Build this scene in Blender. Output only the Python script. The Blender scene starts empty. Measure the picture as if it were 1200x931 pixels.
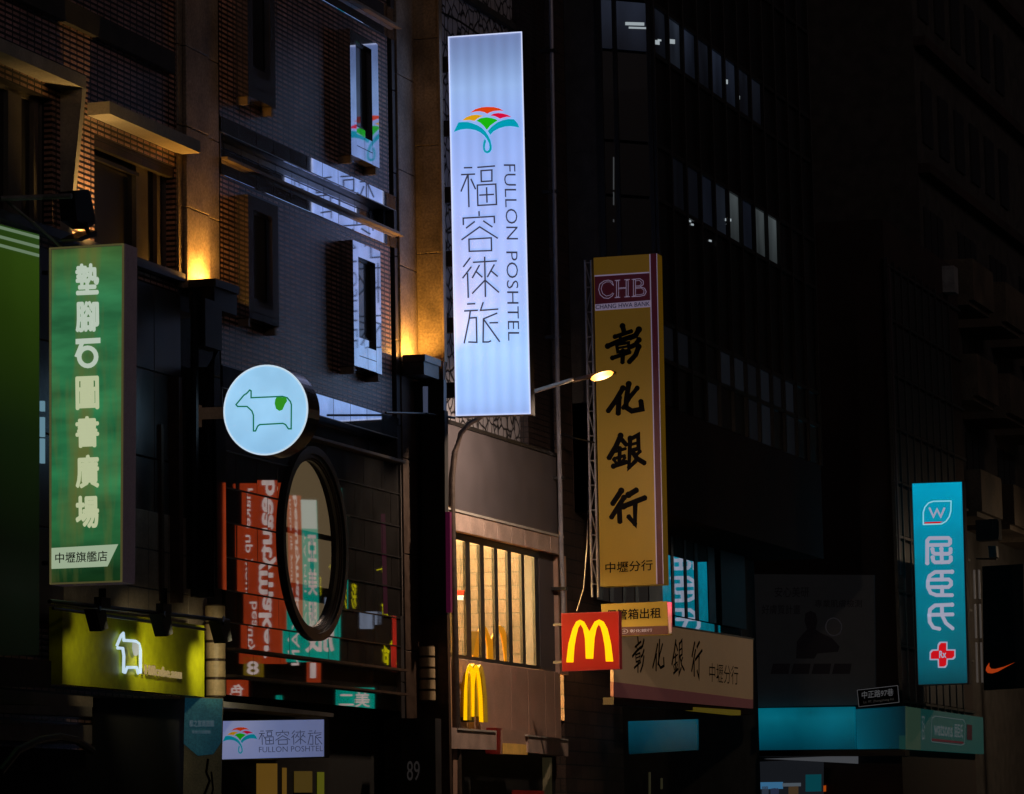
import bpy, bmesh, math, random
from mathutils import Vector, Matrix
random.seed(7)
sc = bpy.context.scene
# ------------------------------------------------------------------ camera
AX = Vector((0.42665024, 0.15325569, 0.89133735))   # street direction (+X) in photo axes (right, down, forward)
AY = Vector((-0.90439873, 0.06614532, 0.42153023))  # into the facades (+Y)
AZ = Vector((0.00564442, -0.98597026, 0.1668256))   # up (+Z)
OX, OY, FL, EYE = -95.846, 198.659, 4599.95, 1.7
cam_d = bpy.data.cameras.new('camera'); cam = bpy.data.objects.new('camera', cam_d); sc.collection.objects.link(cam)
R = Matrix(((AX[0], -AX[1], -AX[2]), (AY[0], -AY[1], -AY[2]), (AZ[0], -AZ[1], -AZ[2])))
cam.matrix_world = Matrix.Translation((0, 0, EYE)) @ R.to_4x4()
cam_d.sensor_width = 36.0; cam_d.lens = FL / 1200 * 36
cam_d.shift_x = (600 - OX) / 1200; cam_d.shift_y = -(465.5 - OY) / 1200
cam_d.clip_start = 0.5; cam_d.clip_end = 3000
sc.camera = cam
# ------------------------------------------------------------------ night sky, light, exposure
w = bpy.data.worlds.new('World'); sc.world = w; w.use_nodes = True
nt = w.node_tree; nt.nodes.clear()
sky = nt.nodes.new('ShaderNodeTexSky'); sky.sky_type = 'NISHITA'; sky.sun_disc = False
sky.sun_elevation = math.radians(-5.0); sky.sun_rotation = math.radians(200)
bg = nt.nodes.new('ShaderNodeBackground'); bg.inputs['Strength'].default_value = 0.05
glow = nt.nodes.new('ShaderNodeMix'); glow.data_type = 'RGBA'; glow.blend_type = 'ADD'; glow.inputs['Factor'].default_value = 1; glow.inputs['B'].default_value = (.075, .058, .064, 1)
wo = nt.nodes.new('ShaderNodeOutputWorld')
nt.links.new(sky.outputs[0], glow.inputs['A']); nt.links.new(glow.outputs['Result'], bg.inputs['Color']); nt.links.new(bg.outputs[0], wo.inputs['Surface'])
sun_d = bpy.data.lights.new('sun', 'SUN'); sun_d.energy = .115; sun_d.angle = math.radians(25); sun_d.color = (1., .76, .72)
sun = bpy.data.objects.new('sun', sun_d); sc.collection.objects.link(sun)
sun.rotation_euler = Vector((.55, .8, -.28)).to_track_quat('-Z', 'Y').to_euler()
sc.view_settings.view_transform = 'Standard'; sc.view_settings.look = 'None'
sc.view_settings.exposure = 0.0; sc.view_settings.gamma = 1.0
try:
    sc.cycles.use_denoising = True; sc.cycles.max_bounces = 8; sc.cycles.glossy_bounces = 5
    sc.cycles.caustics_reflective = False; sc.cycles.caustics_refractive = False
    sc.cycles.sample_clamp_indirect = 4.0
except Exception: pass

# ------------------------------------------------------------------ helpers
def ray(px, py):
    d = Vector((px - OX, py - OY, FL)); return Vector((AX.dot(d), AY.dot(d), AZ.dot(d)))
def PY(Y):
    def f(px, py):
        d = ray(px, py); k = Y / d[1]; return Vector((d[0] * k, Y, d[2] * k + EYE))
    f.n = Vector((0, -1, 0)); return f
def PX(X):
    def f(px, py):
        d = ray(px, py); k = X / d[0]; return Vector((X, d[1] * k, d[2] * k + EYE))
    f.n = Vector((-1, 0, 0)); return f
def PL(p0, n):
    n = Vector(n).normalized()
    def f(px, py):
        d = ray(px, py); o = Vector((0, 0, EYE)); k = (Vector(p0) - o).dot(n) / d.dot(n); return o + d * k
    f.n = n; return f
def S(r, g, b):
    f = lambda v: ((v / 255) / 12.92 if v <= 10 else (((v / 255) + .055) / 1.055) ** 2.4)
    return (f(r), f(g), f(b), 1)

MATS = {}
def newmat(name):
    m = bpy.data.materials.new(name); m.use_nodes = True; MATS[name] = m
    nt = m.node_tree; return m, nt, nt.nodes['Principled BSDF']
def pos(nt, scale=(1, 1, 1)):
    g = nt.nodes.new('ShaderNodeNewGeometry'); mp = nt.nodes.new('ShaderNodeMapping')
    mp.inputs['Scale'].default_value = scale; nt.links.new(g.outputs['Position'], mp.inputs['Vector']); return mp.outputs[0]
def mat(name, col, rough=.6, metal=0., var=.25, vscale=3., fine=40., bump=.15, emit=None, es=0., spec=.5, stretch=(1, 1, 1), bd=.01):
    m, nt, b = newmat(name); L = nt.links
    v = pos(nt, stretch)
    n1 = nt.nodes.new('ShaderNodeTexNoise'); n1.inputs['Scale'].default_value = vscale; n1.inputs['Detail'].default_value = 5
    n2 = nt.nodes.new('ShaderNodeTexNoise'); n2.inputs['Scale'].default_value = fine; n2.inputs['Detail'].default_value = 3
    L.new(v, n1.inputs['Vector']); L.new(v, n2.inputs['Vector'])
    r = nt.nodes.new('ShaderNodeMapRange'); r.inputs[1].default_value = .3; r.inputs[2].default_value = .7
    r.inputs[3].default_value = 1 - var; r.inputs[4].default_value = 1 + var; L.new(n1.outputs['Fac'], r.inputs[0])
    r2 = nt.nodes.new('ShaderNodeMapRange'); r2.inputs[1].default_value = .3; r2.inputs[2].default_value = .7
    r2.inputs[3].default_value = 1 - var * .6; r2.inputs[4].default_value = 1 + var * .6; L.new(n2.outputs['Fac'], r2.inputs[0])
    mu = nt.nodes.new('ShaderNodeMath'); mu.operation = 'MULTIPLY'; L.new(r.outputs[0], mu.inputs[0]); L.new(r2.outputs[0], mu.inputs[1])
    vm = nt.nodes.new('ShaderNodeVectorMath'); vm.operation = 'SCALE'; vm.inputs[0].default_value = col[:3]; L.new(mu.outputs[0], vm.inputs['Scale'])
    L.new(vm.outputs[0], b.inputs['Base Color'])
    rr = nt.nodes.new('ShaderNodeMapRange'); rr.inputs[3].default_value = max(.02, rough * .8); rr.inputs[4].default_value = min(1, rough * 1.2)
    L.new(n1.outputs['Fac'], rr.inputs[0]); L.new(rr.outputs[0], b.inputs['Roughness'])
    b.inputs['Metallic'].default_value = metal; b.inputs['Specular IOR Level'].default_value = spec
    if bump:
        bp = nt.nodes.new('ShaderNodeBump'); bp.inputs['Strength'].default_value = bump; bp.inputs['Distance'].default_value = bd
        L.new(n2.outputs['Fac'], bp.inputs['Height']); L.new(bp.outputs[0], b.inputs['Normal'])
    if emit: b.inputs['Emission Color'].default_value = emit; b.inputs['Emission Strength'].default_value = es
    return m
def emat(name, col, es=1., base=None, rough=.5):
    m, nt, b = newmat(name)
    b.inputs['Base Color'].default_value = (tuple(base[:3]) + (1,)) if base else tuple(c * .5 for c in col[:3]) + (1,)
    b.inputs['Roughness'].default_value = rough; b.inputs['Specular IOR Level'].default_value = .2
    b.inputs['Emission Color'].default_value = col; b.inputs['Emission Strength'].default_value = es
    return m
def brickmat(name, c1, c2, mortar, rough, bw, rh, ms=.012, offset=0., bump=.8, grime=.35, plane='xz', noise=(.7, 1.3)):
    m, nt, b = newmat(name); L = nt.links
    g = nt.nodes.new('ShaderNodeNewGeometry'); sp = nt.nodes.new('ShaderNodeSeparateXYZ'); cb = nt.nodes.new('ShaderNodeCombineXYZ')
    L.new(g.outputs['Position'], sp.inputs[0]); 
    ad = nt.nodes.new('ShaderNodeMath'); ad.operation = 'ADD'; L.new(sp.outputs[0], ad.inputs[0]); L.new(sp.outputs[1], ad.inputs[1])
    L.new(ad.outputs[0], cb.inputs[0]); L.new(sp.outputs[2], cb.inputs[1])
    br = nt.nodes.new('ShaderNodeTexBrick'); br.offset = offset; br.squash = 1; br.inputs['Scale'].default_value = 1
    br.inputs['Brick Width'].default_value = bw; br.inputs['Row Height'].default_value = rh; br.inputs['Mortar Size'].default_value = ms
    br.inputs['Mortar Smooth'].default_value = .2; br.inputs['Color1'].default_value = (*c1, 1); br.inputs['Color2'].default_value = (*c2, 1); br.inputs['Mortar'].default_value = (*mortar, 1)
    L.new(cb.outputs[0], br.inputs['Vector'])
    n = nt.nodes.new('ShaderNodeTexNoise'); n.inputs['Scale'].default_value = 1.2; n.inputs['Detail'].default_value = 8; L.new(g.outputs['Position'], n.inputs['Vector'])
    n2 = nt.nodes.new('ShaderNodeTexNoise'); n2.inputs['Scale'].default_value = 25; n2.inputs['Detail'].default_value = 3; L.new(cb.outputs[0], n2.inputs['Vector'])
    r = nt.nodes.new('ShaderNodeMapRange'); r.inputs[1].default_value = .3; r.inputs[2].default_value = .7; r.inputs[3].default_value = noise[0]; r.inputs[4].default_value = noise[1]
    L.new(n.outputs['Fac'], r.inputs[0])
    r2 = nt.nodes.new('ShaderNodeMapRange'); r2.inputs[1].default_value = .25; r2.inputs[2].default_value = .75; r2.inputs[3].default_value = .6; r2.inputs[4].default_value = 1.4
    L.new(n2.outputs['Fac'], r2.inputs[0])
    mu = nt.nodes.new('ShaderNodeMath'); mu.operation = 'MULTIPLY'; L.new(r.outputs[0], mu.inputs[0]); L.new(r2.outputs[0], mu.inputs[1])
    vm = nt.nodes.new('ShaderNodeVectorMath'); vm.operation = 'SCALE'; L.new(br.outputs['Color'], vm.inputs[0]); L.new(mu.outputs[0], vm.inputs['Scale'])
    L.new(vm.outputs[0], b.inputs['Base Color']); b.inputs['Roughness'].default_value = rough
    iv = nt.nodes.new('ShaderNodeMath'); iv.operation = 'SUBTRACT'; iv.inputs[0].default_value = 1; L.new(br.outputs['Fac'], iv.inputs[1])
    bp = nt.nodes.new('ShaderNodeBump'); bp.inputs['Strength'].default_value = bump; bp.inputs['Distance'].default_value = .02
    L.new(iv.outputs[0], bp.inputs['Height']); L.new(bp.outputs[0], b.inputs['Normal'])
    return m
def glossmat(name, col, refl=.5, rough=.03, tint=(1, 1, 1)):
    """polished dark stone: a diffuse body under a mirror-like face"""
    m, nt, b = newmat(name); L = nt.links
    out = nt.nodes['Material Output']
    n = nt.nodes.new('ShaderNodeTexNoise'); n.inputs['Scale'].default_value = 60; n.inputs['Detail'].default_value = 4; L.new(pos(nt), n.inputs['Vector'])
    r = nt.nodes.new('ShaderNodeMapRange'); r.inputs[1].default_value = .35; r.inputs[2].default_value = .65; r.inputs[3].default_value = .6; r.inputs[4].default_value = 1.5; L.new(n.outputs['Fac'], r.inputs[0])
    vm = nt.nodes.new('ShaderNodeVectorMath'); vm.operation = 'SCALE'; vm.inputs[0].default_value = col; L.new(r.outputs[0], vm.inputs['Scale'])
    L.new(vm.outputs[0], b.inputs['Base Color']); b.inputs['Roughness'].default_value = .5
    gl = nt.nodes.new('ShaderNodeBsdfGlossy'); gl.inputs['Roughness'].default_value = rough; gl.inputs['Color'].default_value = (*tint, 1)
    n3 = nt.nodes.new('ShaderNodeTexNoise'); n3.inputs['Scale'].default_value = 2.2; n3.inputs['Detail'].default_value = 6; L.new(pos(nt), n3.inputs['Vector'])
    r3 = nt.nodes.new('ShaderNodeMapRange'); r3.inputs[1].default_value = .35; r3.inputs[2].default_value = .65; r3.inputs[3].default_value = refl * .82; r3.inputs[4].default_value = refl * 1.1; L.new(n3.outputs['Fac'], r3.inputs[0])
    mx = nt.nodes.new('ShaderNodeMixShader'); L.new(r3.outputs[0], mx.inputs[0]); L.new(b.outputs[0], mx.inputs[1]); L.new(gl.outputs[0], mx.inputs[2])
    L.new(mx.outputs[0], out.inputs['Surface']); return m
def glassmat(name, refl=.12, tint=(.8, .85, .9)):
    m, nt, b = newmat(name); L = nt.links; out = nt.nodes['Material Output']
    tr = nt.nodes.new('ShaderNodeBsdfTransparent'); tr.inputs[0].default_value = (*tint, 1)
    gl = nt.nodes.new('ShaderNodeBsdfGlossy'); gl.inputs['Roughness'].default_value = .02
    mx = nt.nodes.new('ShaderNodeMixShader'); mx.inputs[0].default_value = refl
    L.new(tr.outputs[0], mx.inputs[1]); L.new(gl.outputs[0], mx.inputs[2]); L.new(mx.outputs[0], out.inputs['Surface']); return m
def signmat(name, stops, axis=2, lo=0., hi=1., stripes=None, stain=0., base=(.3, .3, .3), nscale=(1, 1, 1), es=1., noise_amt=.12):
    """back-lit sign face: brightness by its tubes (ramp along an axis, optional tube stripes, stains)"""
    m, nt, b = newmat(name); L = nt.links
    g = nt.nodes.new('ShaderNodeNewGeometry'); sp = nt.nodes.new('ShaderNodeSeparateXYZ'); L.new(g.outputs['Position'], sp.inputs[0])
    mr = nt.nodes.new('ShaderNodeMapRange'); mr.inputs[1].default_value = lo; mr.inputs[2].default_value = hi; L.new(sp.outputs[axis], mr.inputs[0])
    cr = nt.nodes.new('ShaderNodeValToRGB'); L.new(mr.outputs[0], cr.inputs[0])
    e = cr.color_ramp.elements
    while len(e) > 1: e.remove(e[-1])
    e[0].position = stops[0][0]; e[0].color = stops[0][1]
    for p, c in stops[1:]: k = e.new(p); k.color = c
    n = nt.nodes.new('ShaderNodeTexNoise'); n.inputs['Scale'].default_value = 1.; n.inputs['Detail'].default_value = 4
    mp = nt.nodes.new('ShaderNodeMapping'); mp.inputs['Scale'].default_value = nscale; L.new(g.outputs['Position'], mp.inputs[0]); L.new(mp.outputs[0], n.inputs['Vector'])
    r = nt.nodes.new('ShaderNodeMapRange'); r.inputs[1].default_value = .3; r.inputs[2].default_value = .7; r.inputs[3].default_value = 1 - noise_amt; r.inputs[4].default_value = 1 + noise_amt; L.new(n.outputs['Fac'], r.inputs[0])
    last = r.outputs[0]
    if stripes:
        ax, freq, phase, amt = stripes
        a = nt.nodes.new('ShaderNodeMath'); a.operation = 'MULTIPLY_ADD'; a.inputs[1].default_value = freq; a.inputs[2].default_value = phase; L.new(sp.outputs[ax], a.inputs[0])
        s = nt.nodes.new('ShaderNodeMath'); s.operation = 'SINE'; L.new(a.outputs[0], s.inputs[0])
        q = nt.nodes.new('ShaderNodeMath'); q.operation = 'MULTIPLY_ADD'; q.inputs[1].default_value = amt; q.inputs[2].default_value = 1; L.new(s.outputs[0], q.inputs[0])
        mm = nt.nodes.new('ShaderNodeMath'); mm.operation = 'MULTIPLY'; L.new(last, mm.inputs[0]); L.new(q.outputs[0], mm.inputs[1]); last = mm.outputs[0]
    vm = nt.nodes.new('ShaderNodeVectorMath'); vm.operation = 'SCALE'; L.new(cr.outputs[0], vm.inputs[0]); L.new(last, vm.inputs['Scale'])
    col = vm.outputs[0]
    if stain:
        n4 = nt.nodes.new('ShaderNodeTexNoise'); n4.inputs['Scale'].default_value = 1; n4.inputs['Detail'].default_value = 5
        m4 = nt.nodes.new('ShaderNodeMapping'); m4.inputs['Scale'].default_value = (1, 3.3, .45); L.new(g.outputs['Position'], m4.inputs[0]); L.new(m4.outputs[0], n4.inputs['Vector'])
        r4 = nt.nodes.new('ShaderNodeMapRange'); r4.inputs[1].default_value = .48; r4.inputs[2].default_value = .72; r4.inputs[4].default_value = stain; L.new(n4.outputs['Fac'], r4.inputs[0])
        mi = nt.nodes.new('ShaderNodeMix'); mi.data_type = 'RGBA'; L.new(r4.outputs[0], mi.inputs['Factor']); L.new(col, mi.inputs['A']); mi.inputs['B'].default_value = S(95, 95, 45); col = mi.outputs['Result']
    L.new(col, b.inputs['Emission Color']); b.inputs['Emission Strength'].default_value = es
    b.inputs['Base Color'].default_value = (*base, 1); b.inputs['Roughness'].default_value = .35; b.inputs['Specular IOR Level'].default_value = .3
    return m

def rootof(o):
    while o.parent: o = o.parent
    return o
def link(o, parent=None):
    sc.collection.objects.link(o)
    if parent: o.parent = parent
    return o
def thing(name, label, cat, loc=(0, 0, 0), group=None):
    o = bpy.data.objects.new(name, None); o.empty_display_size = .2; sc.collection.objects.link(o); o.location = loc
    o['label'] = label; o['category'] = cat
    if group: o['group'] = group
    return o
def tag(o, label, cat, group=None):
    o['label'] = label; o['category'] = cat
    if group: o['group'] = group
    return o
class MB:
    def __init__(s): s.v = []; s.f = []
    def poly(s, pts): k = len(s.v); s.v += [Vector(p) for p in pts]; s.f.append(list(range(k, k + len(pts)))); return s
    def box(s, x0, x1, y0, y1, z0, z1):
        if x0 > x1: x0, x1 = x1, x0
        if y0 > y1: y0, y1 = y1, y0
        if z0 > z1: z0, z1 = z1, z0
        k = len(s.v); s.v += [Vector(p) for p in ((x0, y0, z0), (x1, y0, z0), (x1, y1, z0), (x0, y1, z0), (x0, y0, z1), (x1, y0, z1), (x1, y1, z1), (x0, y1, z1))]
        s.f += [[k + i for i in q] for q in ((0, 3, 2, 1), (4, 5, 6, 7), (0, 1, 5, 4), (1, 2, 6, 5), (2, 3, 7, 6), (3, 0, 4, 7))]; return s
    def prism(s, pts, off):
        k = len(s.v); n = len(pts); off = Vector(off); s.v += [Vector(p) for p in pts] + [Vector(p) + off for p in pts]
        s.f.append(list(range(k, k + n))); s.f.append(list(range(k + 2 * n - 1, k + n - 1, -1)))
        for i in range(n): j = (i + 1) % n; s.f.append([k + j, k + i, k + n + i, k + n + j])
        return s
    def tube(s, pts, r, n=8, closed=False):
        pts = [Vector(p) for p in pts]; rings = []; m = len(pts)
        for i, p in enumerate(pts):
            a = pts[i - 1] if (i > 0 or closed) else p; b = pts[(i + 1) % m] if (i < m - 1 or closed) else p
            t = (b - a).normalized(); up = Vector((0, 0, 1)) if abs(t.z) < .95 else Vector((1, 0, 0))
            u = t.cross(up).normalized(); v = t.cross(u).normalized(); k = len(s.v); rr = r[i] if isinstance(r, (list, tuple)) else r
            s.v += [p + (u * math.cos(2 * math.pi * q / n) + v * math.sin(2 * math.pi * q / n)) * rr for q in range(n)]; rings.append(k)
        for i in range(m if closed else m - 1):
            a, b = rings[i], rings[(i + 1) % m]
            for q in range(n): s.f.append([a + q, a + (q + 1) % n, b + (q + 1) % n, b + q])
        if not closed: s.f.append([rings[0] + q for q in range(n)][::-1]); s.f.append([rings[-1] + q for q in range(n)])
        return s
    def ribbon(s, pts, wd, n, off, closed=False):
        """flat stroke with mitred corners on the plane with normal n, thickness off"""
        pts = [Vector(p) for p in pts]; m = len(pts); L = []; Rr = []
        for i, p in enumerate(pts):
            a = pts[i - 1] if (i > 0 or closed) else None; b = pts[(i + 1) % m] if (i < m - 1 or closed) else None
            d1 = (p - a).normalized() if a is not None else None; d2 = (b - p).normalized() if b is not None else None
            if d1 is None: t = d2; k = 1
            elif d2 is None: t = d1; k = 1
            else: t = (d1 + d2); t = t.normalized() if t.length > 1e-6 else d1; k = min(2.0, 1 / max(.3, t.dot(d1)))
            sd = n.cross(t).normalized() * wd / 2 * k
            ext = Vector((0, 0, 0))
            if a is None: ext = -t * wd * .25
            if b is None: ext = t * wd * .25
            L.append(p + sd + ext); Rr.append(p - sd + ext)
        for i in range(m if closed else m - 1):
            j = (i + 1) % m; s.prism([L[i], Rr[i], Rr[j], L[j]], n * off)
        return s
    def build(s, name, m, parent=None, smooth=False, recalc=True, **kw):
        org = rootof(parent).location if parent else Vector((0, 0, 0))
        me = bpy.data.meshes.new(name); me.from_pydata([tuple(p - org) for p in s.v], [], s.f); me.update()
        if recalc:
            bm = bmesh.new(); bm.from_mesh(me); bmesh.ops.recalc_face_normals(bm, faces=bm.faces); bm.to_mesh(me); bm.free()
        if smooth:
            for p in me.polygons: p.use_smooth = True
        me.materials.append(m if not isinstance(m, str) else MATS[m])
        o = bpy.data.objects.new(name, me); link(o, parent)
        for k, v in kw.items(): o[k] = v
        return o
def piece(name, me, parent, loc, rot=None):
    o = bpy.data.objects.new(name, me); sc.collection.objects.link(o); o.parent = parent
    o.location = Vector(loc) - rootof(parent).location
    if rot: o.rotation_euler = rot
    return o
def bevelbox(name, sx, sy, sz, m, bev=.01):
    bm = bmesh.new(); bmesh.ops.create_cube(bm, size=1); bmesh.ops.scale(bm, vec=(sx, sy, sz), verts=bm.verts)
    if bev: bmesh.ops.bevel(bm, geom=bm.edges[:], offset=bev, segments=1, affect='EDGES')
    me = bpy.data.meshes.new(name); bm.to_mesh(me); bm.free(); me.materials.append(MATS[m] if isinstance(m, str) else m); return me
TC = {}
def textmesh(s, bold=0.):
    k = (s, bold)
    if k not in TC:
        c = bpy.data.curves.new('lettering', 'FONT'); c.body = s; c.size = 1; c.resolution_u = 3; c.offset = min(0, bold); c.fill_mode = 'FRONT'
        o = bpy.data.objects.new('lettering', c); me = o.to_mesh()
        vs = [(v.co.x, v.co.y) for v in me.vertices]; fs = [list(p.vertices) for p in me.polygons]; o.to_mesh_clear(); bpy.data.objects.remove(o)
        x0 = min(a for a, b in vs); x1 = max(a for a, b in vs); y0 = min(b for a, b in vs); y1 = max(b for a, b in vs)
        if bold > 0:
            n0 = len(vs); V0 = list(vs); F0 = list(fs)
            for q in range(8): a = q * math.pi / 4; vs += [(x + bold * math.cos(a), y + bold * math.sin(a)) for x, y in V0]; fs += [[i + n0 * (q + 1) for i in f] for f in F0]
            x0 -= bold; x1 += bold; y0 -= bold; y1 += bold
        TC[k] = ([((a - x0) / (x1 - x0), (b - y0) / (y1 - y0)) for a, b in vs], fs)
    return TC[k]
def text(name, s, plane, p00, p10, p01, m, parent, bold=0., off=.006, depth=0.):
    """text fitted between three photo corners (baseline start, baseline end, top of start) on a real plane"""
    vs, fs = textmesh(s, bold); b = MB(); n = plane.n
    def at(u, v): return plane(p00[0] + (p10[0] - p00[0]) * u + (p01[0] - p00[0]) * v, p00[1] + (p10[1] - p00[1]) * u + (p01[1] - p00[1]) * v) + n * off
    nb = len(vs) // 9 if bold > 0 else len(vs) + 1; b.v = [at(u, v) + n * (.0004 * (i // nb)) for i, (u, v) in enumerate(vs)]; b.f = [list(f) for f in fs]
    if depth:
        o = b.build(name, m, parent, recalc=False); bm = bmesh.new(); bm.from_mesh(o.data)
        r = bmesh.ops.extrude_face_region(bm, geom=bm.faces[:]); bmesh.ops.translate(bm, vec=n * depth, verts=[e for e in r['geom'] if isinstance(e, bmesh.types.BMVert)])
        bm.to_mesh(o.data); bm.free(); return o
    return b.build(name, m, parent, recalc=False)
def crop(ox, oy, k): return lambda p: (ox + p[0] / k, oy + p[1] / k)
def strokes(name, lines, cr, plane, wpx, m, parent, off=.006, th=.012, remap=None, dots=False):
    b = MB(); n = plane.n; c = [cr(p) for l in lines for p in l[0]]
    scale = (plane(c[0][0], c[0][1] + 10) - plane(c[0][0], c[0][1])).length / 10
    for i, (pts, closed, *ww) in enumerate(lines):
        q = [cr(p) for p in pts]
        if remap: q = [remap(p) for p in q]
        b.ribbon([plane(*p) + n * (off + .0006 * i) for p in q], (ww[0] if ww else wpx) * scale, n, th, closed)
        if dots:
            rr = (ww[0] if ww else wpx) * scale / 2
            uu = Vector((0, 0, 1)); vv = n.cross(uu)
            for j, P in enumerate(q):
                c = plane(*P) + n * (off + .0006 * i + .0002 * (j + 1)); k = rr * (1.22 if j == 0 else .98)
                b.poly([c + n * th + (vv * math.cos(a) + uu * math.sin(a)) * k for a in [2 * math.pi * z / 14 for z in range(14)]])
    return b.build(name, m, parent)
def shape(name, pts, cr, plane, m, parent, off=.006, th=.008):
    q = [plane(*(cr(p) if cr else p)) + plane.n * off for p in pts]
    return MB().prism(q, plane.n * th).build(name, m, parent)
def slab(plane, corners, back):
    """prism from photo corners on a plane, going back away from the viewer"""
    return MB().prism([plane(*c) for c in corners], -plane.n * back)
def wall(Y, x0, x1, z0, z1, holes, rev, m, name, parent, flip=-1):
    """street-facing wall sheet with real openings and reveals"""
    xs = sorted({x0, x1, *[h[0] for h in holes], *[h[1] for h in holes]}); zs = sorted({z0, z1, *[h[2] for h in holes], *[h[3] for h in holes]})
    xs = [x for x in xs if x0 - 1e-6 <= x <= x1 + 1e-6]; zs = [z for z in zs if z0 - 1e-6 <= z <= z1 + 1e-6]
    b = MB()
    for i in range(len(xs) - 1):
        for j in range(len(zs) - 1):
            cx = (xs[i] + xs[i + 1]) / 2; cz = (zs[j] + zs[j + 1]) / 2
            if any(h[0] < cx < h[1] and h[2] < cz < h[3] for h in holes): continue
            b.poly([(xs[i], Y, zs[j]), (xs[i + 1], Y, zs[j]), (xs[i + 1], Y, zs[j + 1]), (xs[i], Y, zs[j + 1])])
    for a, c, d, e in holes:
        Y2 = Y + rev
        b.poly([(a, Y, d), (a, Y2, d), (a, Y2, e), (a, Y, e)]); b.poly([(c, Y2, d), (c, Y, d), (c, Y, e), (c, Y2, e)])
        b.poly([(a, Y, d), (c, Y, d), (c, Y2, d), (a, Y2, d)]); b.poly([(a, Y2, e), (c, Y2, e), (c, Y, e), (a, Y, e)])
    return b.build(name, m, parent, recalc=False)

# ------------------------------------------------------------------ materials
brickmat('tile', (.66, .38, .31), (.45, .26, .21), (.018, .014, .014), .38, .235, .074, .019, bump=1., noise=(.55, 1.35))
brickmat('dark_tile', (.045, .028, .024), (.03, .02, .018), (.01, .008, .008), .5, .30, .10, .01)
brickmat('brick_pier', (.06, .035, .028), (.04, .025, .02), (.012, .01, .009), .7, .6, .25, .012, offset=.5)
brickmat('pave', (.12, .11, .10), (.09, .085, .08), (.03, .03, .03), .8, .4, .4, .01)
mat('granite', (.30, .245, .19), .5, var=.5, vscale=1.2, fine=26, bump=.4)
mat('granite_dark', (.05, .045, .045), .35, var=.3, fine=60)
glossmat('black_granite', (.010, .010, .012), .72, .035, (.86, .9, 1.))
glossmat('panel_granite', (.018, .014, .012), .60, .011, (.95, .95, .95))
glossmat('bay_granite', (.05, .045, .045), .6, .05, (.86, .9, 1.))
glossmat('dark_glass', (.004, .004, .005), .10, .02)
glossmat('mirror_glass', (.006, .008, .010), .8, .015, (.9, 1, 1))
glassmat('porthole_glass', .62, (.8, .75, .65))
glassmat('clear_glass', .10)
mat('stone_trim', (.42, .39, .35), .7, var=.2, vscale=2, fine=30, bump=.3)
mat('stone_lip', (.30, .24, .18), .6, var=.25, fine=30)
mat('alu', (.25, .22, .19), .4, .5, var=.15)
mat('alu_dark', (.03, .028, .028), .4, .4, var=.2)
mat('black_metal', (.012, .012, .012), .45, .3, var=.3)
mat('brown_metal', (.08, .05, .035), .5, .3, var=.3, vscale=6)
mat('beige_metal', (.45, .36, .26), .5, .2, var=.2, vscale=6)
mat('purple_side', (.14, .11, .13), .6, .1, var=.2)
mat('asphalt', (.045, .045, .047), .85, var=.3, fine=90, bump=.5)
mat('concrete', (.25, .24, .22), .85, var=.25)
mat('dark_concrete', (.05, .045, .042), .85, var=.35)
mat('soot_wall', (.035, .02, .018), .9, var=.5, vscale=.6)
mat('void', (.004, .004, .004), .9, var=.1, bump=0)
mat('road_paint', (.7, .7, .66), .7, var=.2)
mat('mcd_grey', (.085, .074, .082), .65, var=.15, vscale=2, fine=80, bump=.1)
mat('mcd_panel', (.42, .265, .20), .6, var=.16, vscale=1.5, fine=40, bump=.12)
mat('mcd_trim', (.46, .34, .29), .6, var=.2, vscale=3)
mat('mcd_red', (.22, .012, .01), .5, var=.2)
mat('room_wall', (.75, .55, .30), .8, var=.06, bump=0)
mat('room_floor', (.35, .2, .1), .6)
mat('red_vinyl', (.45, .02, .01), .5, var=.1, bump=0)
mat('pipe_paint', (.28, .27, .30), .4, .2, var=.2)
mat('tile_column', (.62, .46, .26), .45, var=.15, vscale=8, fine=30)
mat('balcony', (.11, .085, .06), .8, var=.4, vscale=1.2, fine=20, bump=.4)
mat('bank_board', (.46, .34, .24), .45, var=.1, vscale=1, emit=S(98, 74, 50), es=.42)
mat('bank_mauve', (.26, .12, .11), .5, var=.12, emit=S(70, 35, 35), es=.5)
mat('ink', (.006, .005, .006), .9, var=.1, bump=0, spec=.05)
mat('poster_grey', (.10, .105, .11), .7, var=.08)
mat('poster_dark', (.02, .018, .02), .7, var=.1)
mat('lime_board', (.52, .56, .008), .42, var=.22, vscale=1.4, fine=8, bump=.05)
mat('tarp', (.35, .30, .25), .8)

# ================================================================== THE SETTING
g = MB(); g.poly([(-400, -300, -.15), (900, -300, -.15), (900, 400, -.15), (-400, 400, -.15)]); g.build('ground', 'asphalt', kind='structure')
MB().box(-60, 320, -7.5, 15.6, -.148, -.146).build('road', 'asphalt', kind='structure')
MB().box(-60, 320, 15.75, 26, -.145, 0).build('pavement', 'pave', kind='structure')
MB().box(-60, 320, -14, -7.65, -.145, 0).build('pavement', 'pave', kind='structure')
MB().box(-60, 320, 15.6, 15.75, -.145, .01).build('kerb', 'concrete', kind='structure')
MB().box(-60, 320, -7.65, -7.5, -.145, .01).build('kerb', 'concrete', kind='structure')
lm = MB()
for i in range(30): lm.box(-50 + i * 10, -46 + i * 10, 4, 4.12, -.14, -.136)
lm.build('lane_marking', 'road_paint', kind='structure')

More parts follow.
